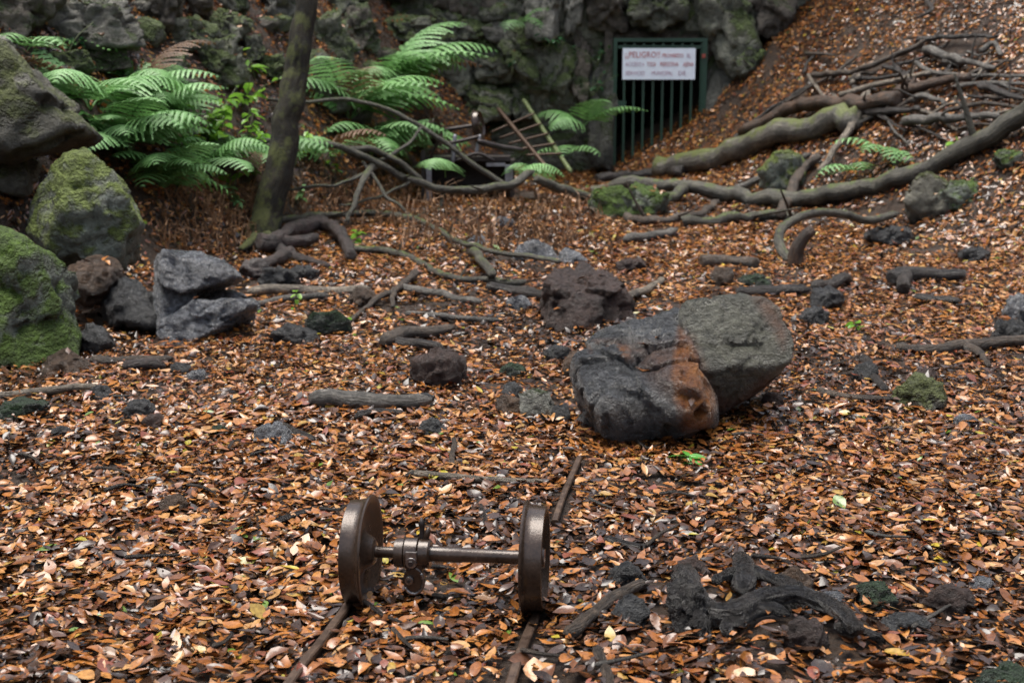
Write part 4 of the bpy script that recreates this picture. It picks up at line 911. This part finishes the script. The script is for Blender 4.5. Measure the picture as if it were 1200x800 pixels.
# ================================================================== OVERTURNED CART, ITS WHEELS, THE LADDER
dcart = 15.6
cart = empty('overturned_cart', at(545, 236, dcart), 'overturned black iron mine cart with its dark open side facing the clearing', 'cart'); cb = np.array(cart.location)
def cp(nm, px0, px1, py0, py1, d0, d1, m):
    a = at(px0, py1, d0) - cb; b_ = at(px1, py0, d0) - cb; s_ = Soup().box(a[0], b_[0], a[1], a[1] + (d1 - d0), a[2], b_[2]); V_, T_ = s_.get()
    return link(nm, np_mesh(nm, V_, T_, False), M[m], cart)
cp('side_panel', 494, 499, 176, 240, dcart, dcart + 0.9, 'dark_iron'); cp('side_panel', 598, 603, 188, 240, dcart, dcart + 0.9, 'dark_iron')
cp('back_panel', 499, 598, 180, 240, dcart + 0.85, dcart + 0.9, 'dark_iron'); cp('floor_panel', 499, 598, 184, 189, dcart, dcart + 0.86, 'dark_iron')
cp('rim', 500, 506, 196, 236, dcart - 0.05, dcart, 'gray_iron'); cp('rim', 592, 601, 193, 222, dcart - 0.05, dcart, 'gray_iron'); cp('rim', 570, 592, 191, 195, dcart - 0.04, dcart, 'gray_iron')
def ct(nm, pts, r, m):
    Pq = np.array([at(*q) for q in pts]) - cb; V_, T_ = tube(Pq, np.full(len(Pq), r), 8, 0.05, 0.05); return link(nm, np_mesh(nm, V_, T_), M[m], cart)
ct('chassis_bar', [(526, 168, 15.5), (546, 164, 15.5), (562, 160, 15.5)], 0.022, 'dark_iron')
ct('chassis_bar', [(562, 166, 15.5), (585, 172, 15.6), (610, 176, 15.7)], 0.035, 'dark_iron')
ct('strut', [(533, 160, 15.5), (531, 188, 15.55)], 0.026, 'gray_iron'); ct('strut', [(562, 160, 15.5), (558, 180, 15.55)], 0.024, 'gray_iron')
ct('strut', [(515, 162, 15.5), (504, 186, 15.6)], 0.02, 'dark_iron'); ct('curved_brace', [(536, 188, 15.5), (560, 180, 15.5), (578, 188, 15.5)], 0.02, 'dark_iron')
wl = at(538, 167, 15.9)
make_wheelset((wl[0], wl[1], wl[2]), R(-16), 'dark iron wheelset on top of the overturned cart', 'rust', False, 0.56).rotation_euler = (0, R(-9), R(-14))
lad = empty('ladder', at(640, 198, 18.2), 'small rusty ladder with one green side rail leaning on the cliff foot', 'ladder'); lb = np.array(lad.location)
def lt(nm, a, b_, r, m):
    Pq = np.array([at(*a), at(*b_)]) - lb; V_, T_ = tube(np.array([Pq[0], Pq.mean(0), Pq[1]]), np.full(3, r), 8, 0.1, 0.04); return link(nm, np_mesh(nm, V_, T_), M[m], lad)
M['green_rail'] = plain('mossy green rail', (0.085, 0.11, 0.035), 0.7, var=0.5)
lt('side_rail', (584, 128, 18.9), (640, 196, 17.6), 0.032, 'rail'); lt('side_rail', (614, 118, 19.0), (668, 200, 17.6), 0.032, 'green_rail')
for k in range(5):
    f = (k + 1.0) / 6.2; lt('rung', (566 + 64 * f, 148 + 42 * f, 18.75 - 1.1 * f), (617 + 50 * f, 122 + 72 * f, 18.8 - 1.2 * f), 0.016, 'rail')

# ================================================================== FERNS AND GREEN PLANTS
def frond_mesh(L, W, arch, seed, npin=15, droop=0.35):
    rs = np.random.default_rng(seed); V, T = [], []; n = 0
    t = np.linspace(0, 1, 24); ang = arch[0] + (arch[1] - arch[0]) * t ** 1.1
    dx = np.cos(ang) * L / 23; dz = np.sin(ang) * L / 23; xs = np.concatenate([[0], np.cumsum(dx[:-1])]); zs = np.concatenate([[0], np.cumsum(dz[:-1])])
    side = rs.normal() * 0.08; ys = side * t ** 2 * L
    P = np.column_stack([xs, ys, zs]); Vt, Tt = tube(P[::4], np.linspace(0.006, 0.002, len(P[::4])), 5, L / 8, 0); V.append(Vt); T.append(Tt); n += len(Vt)
    for k in range(npin):
        u_ = 0.16 + 0.82 * k / (npin - 1); p = np.array([np.interp(u_, t, P[:, j]) for j in range(3)]); a = np.interp(u_, t, ang)
        tang = np.array([math.cos(a), 0, math.sin(a)]); nor = np.array([-math.sin(a), 0, math.cos(a)])
        pl = W * 1.15 * (1 - u_) ** 0.7 * min(1, 0.7 + u_) * (0.9 + 0.2 * rs.random()); pl = max(pl, 0.02)
        for s_ in (1, -1):
            out = np.array([0, s_, 0]) * 0.92 + tang * 0.38; out /= np.linalg.norm(out); fwd = np.cross(nor, out); fwd /= np.linalg.norm(fwd)
            m_ = 9; q = np.linspace(0, 1, m_); dr = droop * (0.7 + 0.6 * rs.random()); cen = p + out * (q * pl)[:, None] - nor * (dr * pl * q ** 2)[:, None]
            wd = 0.0125 * L * (0.55 + 0.6 * pl / W) * (1 - q) ** 0.6 + 0.001
            for j in range(m_ - 1):                     # lobes (pinnules) on both edges of each pinna
                c0, c1 = cen[j], cen[j + 1]; w0 = wd[j] * 2.1 * (0.8 + 0.4 * rs.random())
                for e_ in (1, -1):
                    tip = c0 + fwd * e_ * w0 + (c1 - c0) * 1.0 - nor * w0 * 0.25
                    V.append(np.array([c0, c0 + (c1 - c0) * 0.95, tip, c0 + fwd * e_ * w0 * 0.65 + (c1 - c0) * 0.05 - nor * w0 * 0.08])); 
                    T.append(np.array([[0, 1, 2], [0, 2, 3]]) + n); n += 4
    return np.concatenate(V), np.concatenate(T)
FR = []
for k in range(7):
    V, T = frond_mesh(1.0, 0.36 + 0.04 * (k % 3), (R(62 - 6 * (k % 4)), R(-28 - 9 * (k % 3))), k, droop=0.3 + 0.1 * (k % 3))
    a = np_mesh('frond', V, T, False); a.materials.append(M['fern']); b_ = a.copy(); b_.materials.clear(); b_.materials.append(M['fern_pale']); c_ = a.copy(); c_.materials.clear(); c_.materials.append(M['fern_dead']); FR.append((a, b_, c_))
FS = []
for k in range(4):
    V, T = frond_mesh(1.0, 0.42, (R(58 - 6 * k), R(-35 - 8 * k)), 40 + k, npin=9, droop=0.35); a = np_mesh('frond', V, T, False); a.materials.append(M['fern_pale' if k % 2 else 'fern']); FS.append(a)
def fern(px, py, label, fr, depth=None, group='green ferns'):
    """fr: list of (azimuth in degrees; 0 = to the right, -90 = to the camera; length)"""
    d = depth or ghit(px, py); p = at(px, py, d); t = empty('fern', p, label, 'fern', group)
    if len(fr) > 4: fr = fr + [(az + random.uniform(18, 40), L * random.uniform(0.75, 1.05)) for az, L in fr]
    for k, (az, L) in enumerate(fr):
        L *= 1.42
        o = bpy.data.objects.new('frond', FR[(k * 3 + int(px)) % 7][2 if (k + int(px)) % 9 == 4 else 1 if (k + int(px)) % 3 == 0 else 0] if L > 0.72 else FS[(k + int(px)) % 4]); C.objects.link(o); o.parent = t
        o.rotation_euler = (R(random.uniform(-14, 14)), R(random.uniform(-14, 10)), R(az)); o.scale = (L, L * random.uniform(0.9, 1.15), L)
    return t
fern(140, 178, 'large fern spilling over the bank beside the lichened boulder', [(-150, 0.75), (-100, 0.7), (-60, 0.8), (-20, 0.75), (20, 0.6), (170, 0.75), (120, 0.6), (-80, 0.55), (60, 0.7)])
fern(185, 150, 'tall fern with a pale upper frond beneath the cliff rocks', [(100, 0.8), (60, 0.75), (150, 0.85), (-170, 0.9), (-30, 0.7), (-90, 0.7), (20, 0.6)])
fern(190, 222, 'low fern hanging over leaves left of the tree', [(-110, 0.6), (-70, 0.65), (-30, 0.6), (-150, 0.65), (10, 0.5), (90, 0.5)])
fern(165, 108, 'upright fern highest up the bank above the lichened boulder', [(100, 0.8), (40, 0.75), (150, 0.8), (-160, 0.8), (-60, 0.7)])
fern(105, 130, 'fern peeping over the edge of the jutting boulder', [(170, 0.8), (120, 0.75), (-150, 0.75), (-90, 0.75), (20, 0.75)])
fern(300, 200, 'fern half hidden behind the leaning trunk', [(-150, 0.75), (-90, 0.75), (170, 0.8), (-30, 0.75), (100, 0.75)])
fern(245, 200, 'soft fern among bright seedlings by the tree', [(-120, 0.55), (-60, 0.6), (-160, 0.6), (0, 0.55), (90, 0.5)])
fern(410, 140, 'big fern right behind the tree trunk', [(-150, 0.9), (-100, 1.0), (-40, 1.0), (170, 0.9), (120, 0.8), (60, 0.85), (10, 1.0)])
fern(455, 105, 'tall pale fern arching to the right under the cliff', [(10, 1.25), (-25, 1.1), (-70, 1.0), (-120, 1.0), (160, 1.0), (60, 0.9), (-5, 0.9)])
fern(436, 182, 'fern crowding the left side of the overturned cart', [(-160, 0.8), (-110, 0.8), (-50, 0.8), (0, 0.8), (40, 0.75), (120, 0.7)])
fern(478, 178, 'small fern leaning against the cart wheels', [(30, 0.75), (80, 0.6), (-60, 0.7), (-100, 0.65), (150, 0.6)])
fern(522, 208, 'fern frond drooping over the dark mouth of the cart', [(-100, 0.6)], depth=15.3)
fern(380, 190, 'fern low beside the arching branch', [(-140, 0.6), (-90, 0.6), (-30, 0.7), (30, 0.6)])
fern(600, 208, 'fern with one broad frond right of the cart', [(-20, 0.55), (-70, 0.4), (20, 0.5)], depth=15.6)
fern(682, 150, 'fern growing at the left foot of the gate', [(-20, 0.75), (-75, 0.7), (-130, 0.62), (175, 0.6)], depth=19.0)
fern(665, 182, 'small fern between the ladder and the gate', [(-40, 0.5), (-100, 0.5), (-160, 0.45)], depth=18.4)
fern(1038, 186, 'bright fern growing under the brushwood on the leaf slope', [(-100, 0.5), (-70, 0.42), (-130, 0.45), (175, 0.5)])
fern(1005, 205, 'small fern beside the whitish leaning stick', [(-150, 0.45), (-100, 0.4), (170, 0.35)])
fern(610, 30, 'little fern tuft hanging on the cliff left of the gate', [(-60, 0.45), (-120, 0.4), (0, 0.4)], depth=19.2)
fern(30, 62, 'dark fern tuft above the jutting boulder', [(-90, 0.4), (-30, 0.4), (-150, 0.4), (40, 0.35)])

def leaf_shape(L, W, fold, curl, rows=5):
    t = np.linspace(0, 1, rows); wd = W * np.sin(np.pi * np.clip(t, 0, 1) ** 0.8) ** 0.9; V = []
    for k in range(rows):
        x = L * (t[k]); z = -curl * L * (t[k]) ** 2
        V += [(x, -wd[k], z + fold * wd[k]), (x, 0, z), (x, wd[k], z + fold * wd[k])]
    return np.array(V), quads_to_tris(rows, 3, False)
LM = []
for k in range(4):
    V, T = leaf_shape(1, 0.24 + 0.03 * k, 0.25, 0.15 + 0.1 * k); LM.append((V, T))
def plant(name, px, py, label, n, L, h, m, depth=None, cat='plant', group=None, spread=0.5, vertical=0.0, seed=0):
    d = depth or ghit(px, py); p = at(px, py, d); rs = np.random.default_rng(seed + int(px * 7 + py)); t = empty(name, p, label, cat, group)
    me = {}
    for k in range(4):
        a = np_mesh('leaf', LM[k][0] * L, LM[k][1]); a.materials.append(M[m]); me[k] = a
    stems = Soup()
    ns = max(1, n // 6)
    for s_ in range(ns):
        top = np.array([rs.normal() * spread * h, rs.normal() * spread * h, h * rs.uniform(0.6, 1.1)])
        if ns == 1: top[:2] *= 0.3
        st = np.array([[0, 0, -0.03], top * np.array([0.4, 0.4, 0.55]), top]); V_, T_ = tube(st, np.array([0.006, 0.005, 0.003]), 5, 0.05, 0); stems.add(V_, T_)
        for k in range(max(1, n // ns)):
            f = rs.uniform(0.25, 1.0); q = st[0] + (st[2] - st[0]) * f if f > 0.5 else st[0] + (st[1] - st[0]) * f * 2
            o = bpy.data.objects.new('leaf', me[k % 4]); C.objects.link(o); o.parent = t; o.location = q
            o.rotation_euler = (rs.normal() * 0.3, rs.uniform(-0.5, 0.5), rs.uniform(0, 6.28)); sc = rs.uniform(0.7, 1.15); o.scale = (sc, sc, sc)
    V_, T_ = stems.get(); link('stem', np_mesh('stem', V_, T_), M['stem'], t); return t
G = 'bright seedlings around the tree'
for k, (x, y, n, L, h, lab) in enumerate([
 (300, 92, 8, 0.15, 0.3, 'bright seedling with wide leaves high up left of the trunk'), (282, 125, 10, 0.13, 0.3, 'shiny seedling just left of the leaning trunk'),
 (240, 165, 14, 0.13, 0.4, 'bright green seedling among the soft ferns'), (265, 190, 14, 0.14, 0.45, 'bushy light green seedling between ferns and trunk'),
 (225, 190, 12, 0.14, 0.4, 'light green seedling rising from the low fern'), (290, 175, 10, 0.12, 0.4, 'slender green seedling touching the leaning trunk'),
 (270, 235, 8, 0.11, 0.35, 'small seedling with yellowish leaves over the brown bracken'), (300, 215, 8, 0.10, 0.3, 'small pale seedling low by the trunk'),
 (345, 195, 8, 0.11, 0.35, 'green seedling right of the trunk'), (350, 240, 9, 0.09, 0.25, 'glossy little seedling right of the trunk foot'),
 (285, 250, 8, 0.09, 0.25, 'glossy little seedling left of the trunk foot'), (418, 288, 7, 0.08, 0.15, 'tiny glossy seedling by the wavy branch'),
 (345, 365, 4, 0.06, 0.12, 'tiny green sprout by the pale straight stick'), (405, 384, 3, 0.08, 0.05, 'green leaf sprig by the small forked branch'),
 (255, 150, 14, 0.12, 0.4, 'leafy bright seedling left of the trunk above the soft fern'), (215, 165, 12, 0.13, 0.4, 'broad-leaved seedling in front of the tall fern'), (285, 205, 12, 0.12, 0.4, 'bright seedling growing against the foot of the trunk'), (248, 225, 9, 0.12, 0.35, 'yellow-green seedling at the lower edge of the ferns'), (395, 205, 9, 0.10, 0.3, 'pale seedling under the arching branch'),
 (1120, 175, 3, 0.14, 0.1, 'single pale green leaf sprig on the leaf slope'), (1005, 390, 4, 0.07, 0.1, 'tiny sprout beyond the two-lobed boulder')]):
    plant('seedling', x, y, lab, int(n * 1.7), L * 1.2, h * 1.15, 'green' if k not in (9, 10) else 'fern_pale', group=G if y < 260 else None, seed=k)
for k, (x, y, d, n, L, lab) in enumerate([(700, 75, 19.4, 26, 0.09, 'dark ivy climbing the rock left of the gate'), (695, 110, 19.3, 30, 0.09, 'lower ivy clump left of the gate'), (640, 55, 19.2, 16, 0.11, 'leafy sprig growing from a cliff crack'),
 (75, 70, None, 26, 0.07, 'dark small-leaved creeper under the cliff rocks above the jutting boulder'), (28, 40, None, 20, 0.09, 'dull green creeper above the jutting boulder beside the dark fern tuft'), (600, 85, 19.2, 10, 0.08, 'small ivy tuft on the mossy cliff block')]):
    plant('creeper', x, y, lab, n, L, 0.32, 'ivy', depth=d, cat='creeper', seed=50 + k, spread=0.9)
# the sprout in front of the boulder: five glossy leaves placed as in the photo
sp = at(806, 545, ghit(806, 545)); t = empty('sprout', sp, 'small sprout of glossy green leaves in front of the two-lobed boulder', 'plant')
V, T = tube(np.array([[0, 0, -0.02], [0.002, 0, 0.02], [0, 0, 0.045]]), np.array([0.004, 0.003, 0.003]), 6, 0.01, 0); link('stem', np_mesh('stem', V, T), M['stem'], t)
V, T = leaf_shape(0.10, 0.021, 0.2, 0.22, 8); lm = np_mesh('leaf', V, T); lm.materials.append(M['green_s'] if 'green_s' in M else green_mat('glossy sprout green', (0.04, 0.17, 0.025), (0.10, 0.30, 0.05), 0.2, spec=0.6))
for az, el, L in [(186, -12, 1.0), (-8, -6, 0.9), (-95, 35, 0.85), (-40, 10, 0.9), (100, -20, 0.7)]:
    o = bpy.data.objects.new('leaf', lm); C.objects.link(o); o.parent = t; o.location = (0, 0, 0.042); o.rotation_euler = (0.25, R(el), R(az)); o.scale = (L, L * 1.2, L)

# dead bracken stalks
def dead_patch(boxes, n):
    V, T = [], []; k0 = 0
    for (xa, xb, ya, yb, hh) in boxes:
        for _ in range(int(n * (xb - xa) * (yb - ya) / 4000)):
            x, y = rng.uniform(xa, xb), rng.uniform(ya, yb); d = ghit(x, y); p = at(x, y, d); hgt = hh * rng.uniform(0.4, 1.1); dv = np.array([rng.normal() * 0.3, rng.normal() * 0.3, 1.0]); dv /= np.linalg.norm(dv)
            q1 = p + dv * hgt * 0.6; q2 = q1 + np.array([rng.normal() * 0.35, rng.normal() * 0.3, 0.15]) * hgt; w_ = rng.uniform(0.004, 0.009); sd4 = np.array([w_, 0, 0])
            V += [p - sd4, p + sd4, q1 - sd4 * 0.8, q1 + sd4 * 0.8, q2]; T += [(k0, k0 + 1, k0 + 3), (k0, k0 + 3, k0 + 2), (k0 + 2, k0 + 3, k0 + 4)]; k0 += 5
            for _k in range(3):                          # limp dead leaflets
                b0 = p + (q1 - p) * rng.uniform(0.4, 1); e_ = rng.normal(size=3) * 0.035; e_[2] -= 0.03; s4 = rng.normal(size=3) * 0.006
                V += [b0, b0 + e_ * 0.5 + s4, b0 + e_, b0 + e_ * 0.5 - s4]; T += [(k0, k0 + 1, k0 + 2), (k0, k0 + 2, k0 + 3)]; k0 += 4
    o = link('dead_bracken', np_mesh('dead_bracken', np.array(V), np.array(T), False), M['dead']); tag(o, 'brown dead bracken stalks across the back of the clearing', 'bracken', kind='stuff')
dead_patch([(470, 710, 232, 296, 0.38), (190, 300, 220, 300, 0.32), (380, 480, 215, 270, 0.34), (300, 380, 190, 250, 0.2), (700, 800, 255, 285, 0.12), (230, 480, 225, 262, 0.24)], 85)

# ================================================================== FALLEN LEAVES
def leaf_litter(pos_, nrm, L, W, rs, hi, tilt):
    n = len(pos_)
    if hi: t_ = np.array([0, .25, .25, .25, .5, .5, .5, .75, .75, .75, 1]); s_ = np.array([0, -1, 0, 1, -1, 0, 1, -1, 0, 1, 0]); wv = np.array([0, .78, .78, .78, 1, 1, 1, .66, .66, .66, 0])
    else: t_ = np.array([0, .45, .45, .45, 1]); s_ = np.array([0, -1, 0, 1, 0]); wv = np.array([0, 1, 1, 1, 0])
    T0 = np.array([[0, 2, 1], [0, 3, 2], [1, 2, 5], [1, 5, 4], [2, 3, 6], [2, 6, 5], [4, 5, 8], [4, 8, 7], [5, 6, 9], [5, 9, 8], [7, 8, 10], [8, 9, 10]]) if hi else np.array([[0, 2, 1], [0, 3, 2], [1, 2, 4], [2, 3, 4]])
    curl = rs.normal(0, 0.33, n) + 0.05; fold = rs.normal(0.08, 0.28, n); tw = rs.normal(0, 0.3, n)
    lx = (t_[None] - 0.5) * L[:, None]; ly = s_[None] * wv[None] * W[:, None]; lz = curl[:, None] * L[:, None] * ((t_[None] - 0.5) ** 2 - 0.08) + fold[:, None] * np.abs(ly) + tw[:, None] * ly * (t_[None] - 0.5)
    az = rs.uniform(0, 2 * np.pi, n)
    nn = nrm + rs.normal(size=(n, 3)) * tilt; nn /= np.linalg.norm(nn, axis=1)[:, None]
    a = np.column_stack([np.cos(az), np.sin(az), np.zeros(n)]); a -= nn * np.sum(a * nn, 1)[:, None]; a /= np.linalg.norm(a, axis=1)[:, None]; b_ = np.cross(nn, a)
    V = pos_[:, None] + a[:, None] * lx[..., None] + b_[:, None] * ly[..., None] + nn[:, None] * lz[..., None]
    k = len(t_); return V.reshape(-1, 3), (T0[None] + (np.arange(n) * k)[:, None, None]).reshape(-1, 3), k
def gnormal(x, y):
    e_ = 0.05; zx = (height(x + e_, y) - height(x - e_, y)) / (2 * e_); zy = (height(x, y + e_) - height(x, y - e_)) / (2 * e_)
    n = np.column_stack([-zx, -zy, np.ones_like(zx)]); return n / np.linalg.norm(n, axis=1)[:, None]
def sample(n, y0, y1, thr):
    y = rng.uniform(y0, y1, n); half = 0.4 * y + 1.1; x = rng.uniform(-1, 1, n) * (0.4 * y1 + 1.1); ok = np.abs(x) < half; x, y = x[ok], y[ok]
    P_ = np.column_stack([x, y, np.zeros_like(x)]); cover = 1.35 * fbm(P_ * 1.3, 21, 4) + 0.6 * fbm(P_ * 5, 33, 2)
    steep = gnormal(x, y)[:, 2]; keep_ = (cover + rng.uniform(-0.35, 0.35, len(x)) > thr) & ((steep > 0.66) | ((rng.random(len(x)) < 0.7)))
    for a, b_, wd in RAILS:
        q = np.column_stack([x, y]); e_ = b_ - a; tt = np.clip(((q - a) @ e_) / (e_ @ e_), 0, 1); dd = np.linalg.norm(q - a - tt[:, None] * e_, axis=1)
        keep_ &= (dd > 0.040) | (rng.random(len(x)) < 0.06)
    return x[keep_], y[keep_]
Vs, Ts, LC, off0 = [], [], [], 0
for (n, y0, y1, hi, l0, l1, thr) in [(70000, 2.4, 6.5, True, 0.038, 0.092, -0.50), (88000, 6.5, 11.5, False, 0.042, 0.092, -0.50), (190000, 11.5, 20.2, False, 0.05, 0.10, -0.50)]:
    x, y = sample(n, y0, y1, thr); nr = gnormal(x, y); m_ = len(x)
    L = rng.uniform(l0, l1, m_) * np.where(rng.random(m_) < 0.3, 0.55, 1.0); W = L * np.where(rng.random(m_) < 0.12, rng.uniform(0.28, 0.36, m_), rng.uniform(0.14, 0.25, m_))
    pz = np.column_stack([x, y, height(x, y)]) + nr * (rng.random(m_) ** 1.6 * 0.035 + 0.008)[:, None]
    V, T, k = leaf_litter(pz, nr, L, W, rng, hi, 0.20); Vs.append(V); Ts.append(T + off0); off0 += len(V)
    # tone drifts in patches: soaked dark leaves lie together, drier tan ones too
    pt = fbm(np.column_stack([x, y, np.zeros(m_)]) * 0.7, 55, 3)
    lc = rng.random(m_) ** np.where(pt < 0, 1.0 - pt * 2.6, 1.0 / (1 + pt * 0.5)); LC.append(np.repeat(lc ** 1.2, k))
# crumbs of bark and broken leaf
x, y = sample(36000, 2.4, 8.0, -0.9); nr = gnormal(x, y); m_ = len(x); L = rng.uniform(0.008, 0.03, m_)
V, T, k = leaf_litter(np.column_stack([x, y, height(x, y)]) + nr * (rng.random(m_) * 0.04 + 0.01)[:, None], nr, L, L * rng.uniform(0.2, 0.5, m_), rng, False, 0.5)
Vs.append(V); Ts.append(T + off0); off0 += len(V); LC.append(np.repeat(rng.random(m_) ** 1.7 * 0.8, k))
# leaves that came to rest on rocks and ledges
from mathutils.bvhtree import BVHTree
vo = 0; av, at_ = [], []
for V, T in ROCKV: av.append(V); at_.append(T + vo); vo += len(V)
av = np.concatenate(av); at_ = np.concatenate(at_); bv = BVHTree.FromPolygons(av.tolist(), at_.tolist())
lp, ln = [], []
for _ in range(26000):
    y = rng.uniform(5, 20.3); x = rng.uniform(-1, 1) * (0.42 * y + 0.6); h = bv.ray_cast(Vector((x, y, 4.2)), Vector((0, 0, -1)))
    if h[0] is None or h[0].z < float(height(x, y)) + 0.02: continue
    nz = abs(h[1].z)
    if nz > 0.80 and rng.random() < (0.85 if y > 10.8 else 0.05): lp.append(np.array(h[0]) + np.array([0, 0, 0.012])); ln.append(np.array(h[1]) * (1 if h[1].z > 0 else -1))
lp = np.array(lp); ln = np.array(ln); m_ = len(lp); L = rng.uniform(0.045, 0.09, m_)
V, T, k = leaf_litter(lp, ln, L, L * 0.21, rng, False, 0.25); Vs.append(V); Ts.append(T + off0); LC.append(np.repeat(rng.random(m_), k))
me = np_mesh('leaf_litter', np.concatenate(Vs), np.concatenate(Ts)); fattr(me, 'lc', np.concatenate(LC))
lit = link('leaf_litter', me, M['leaf']); tag(lit, 'wet brown and orange leaves covering the ravine floor', 'leaves', kind='stuff')
# the largest leaves in the foreground, one by one
LV = []
for k in range(12):
    rs = np.random.default_rng(900 + k); L = rs.uniform(0.066, 0.094); W = L * rs.uniform(0.19, 0.27); t_ = np.linspace(0, 1, 7); wd = W * np.sin(np.pi * t_ ** 0.85) ** 0.85; c_ = rs.normal(0, 0.35); f_ = rs.normal(0.12, 0.25); tw = rs.normal(0, 0.4); V = []
    for u_, ww in zip(t_, wd):
        for s_ in (-1, -0.5, 0, 0.5, 1): V.append(((u_ - 0.5) * L, s_ * ww, c_ * L * ((u_ - 0.5) ** 2) + f_ * abs(s_) * ww + tw * s_ * ww * (u_ - 0.5) + 0.04 * ww * math.sin(9 * u_ + 3 * s_)))
    me = np_mesh('leaf', np.array(V), quads_to_tris(7, 5, False)); me.materials.append(M['leaf_obj']); LV.append(me)
for k in range(300):
    px_, py_ = rng.uniform(-10, 1210), 800 - 190 * rng.random() ** 1.3 + 8
    if k < 22: px_, py_ = (rng.uniform(390, 450), rng.uniform(702, 722)) if k % 2 else (rng.uniform(600, 655), rng.uniform(712, 732))
    d = ghit(px_, py_); p = at(px_, py_, d); nr = gnormal(np.array([p[0]]), np.array([p[1]]))[0]
    nn = nr + rng.normal(size=3) * 0.22; o = bpy.data.objects.new('leaf', LV[k % 12]); C.objects.link(o); o.parent = ground
    q = Vector(nn).to_track_quat('Z', 'Y').to_matrix() @ Matrix.Rotation(rng.uniform(0, 6.28), 3, 'Z'); o.matrix_basis = Matrix.Translation(p + nr * rng.uniform(0.024, 0.042)) @ q.to_4x4()
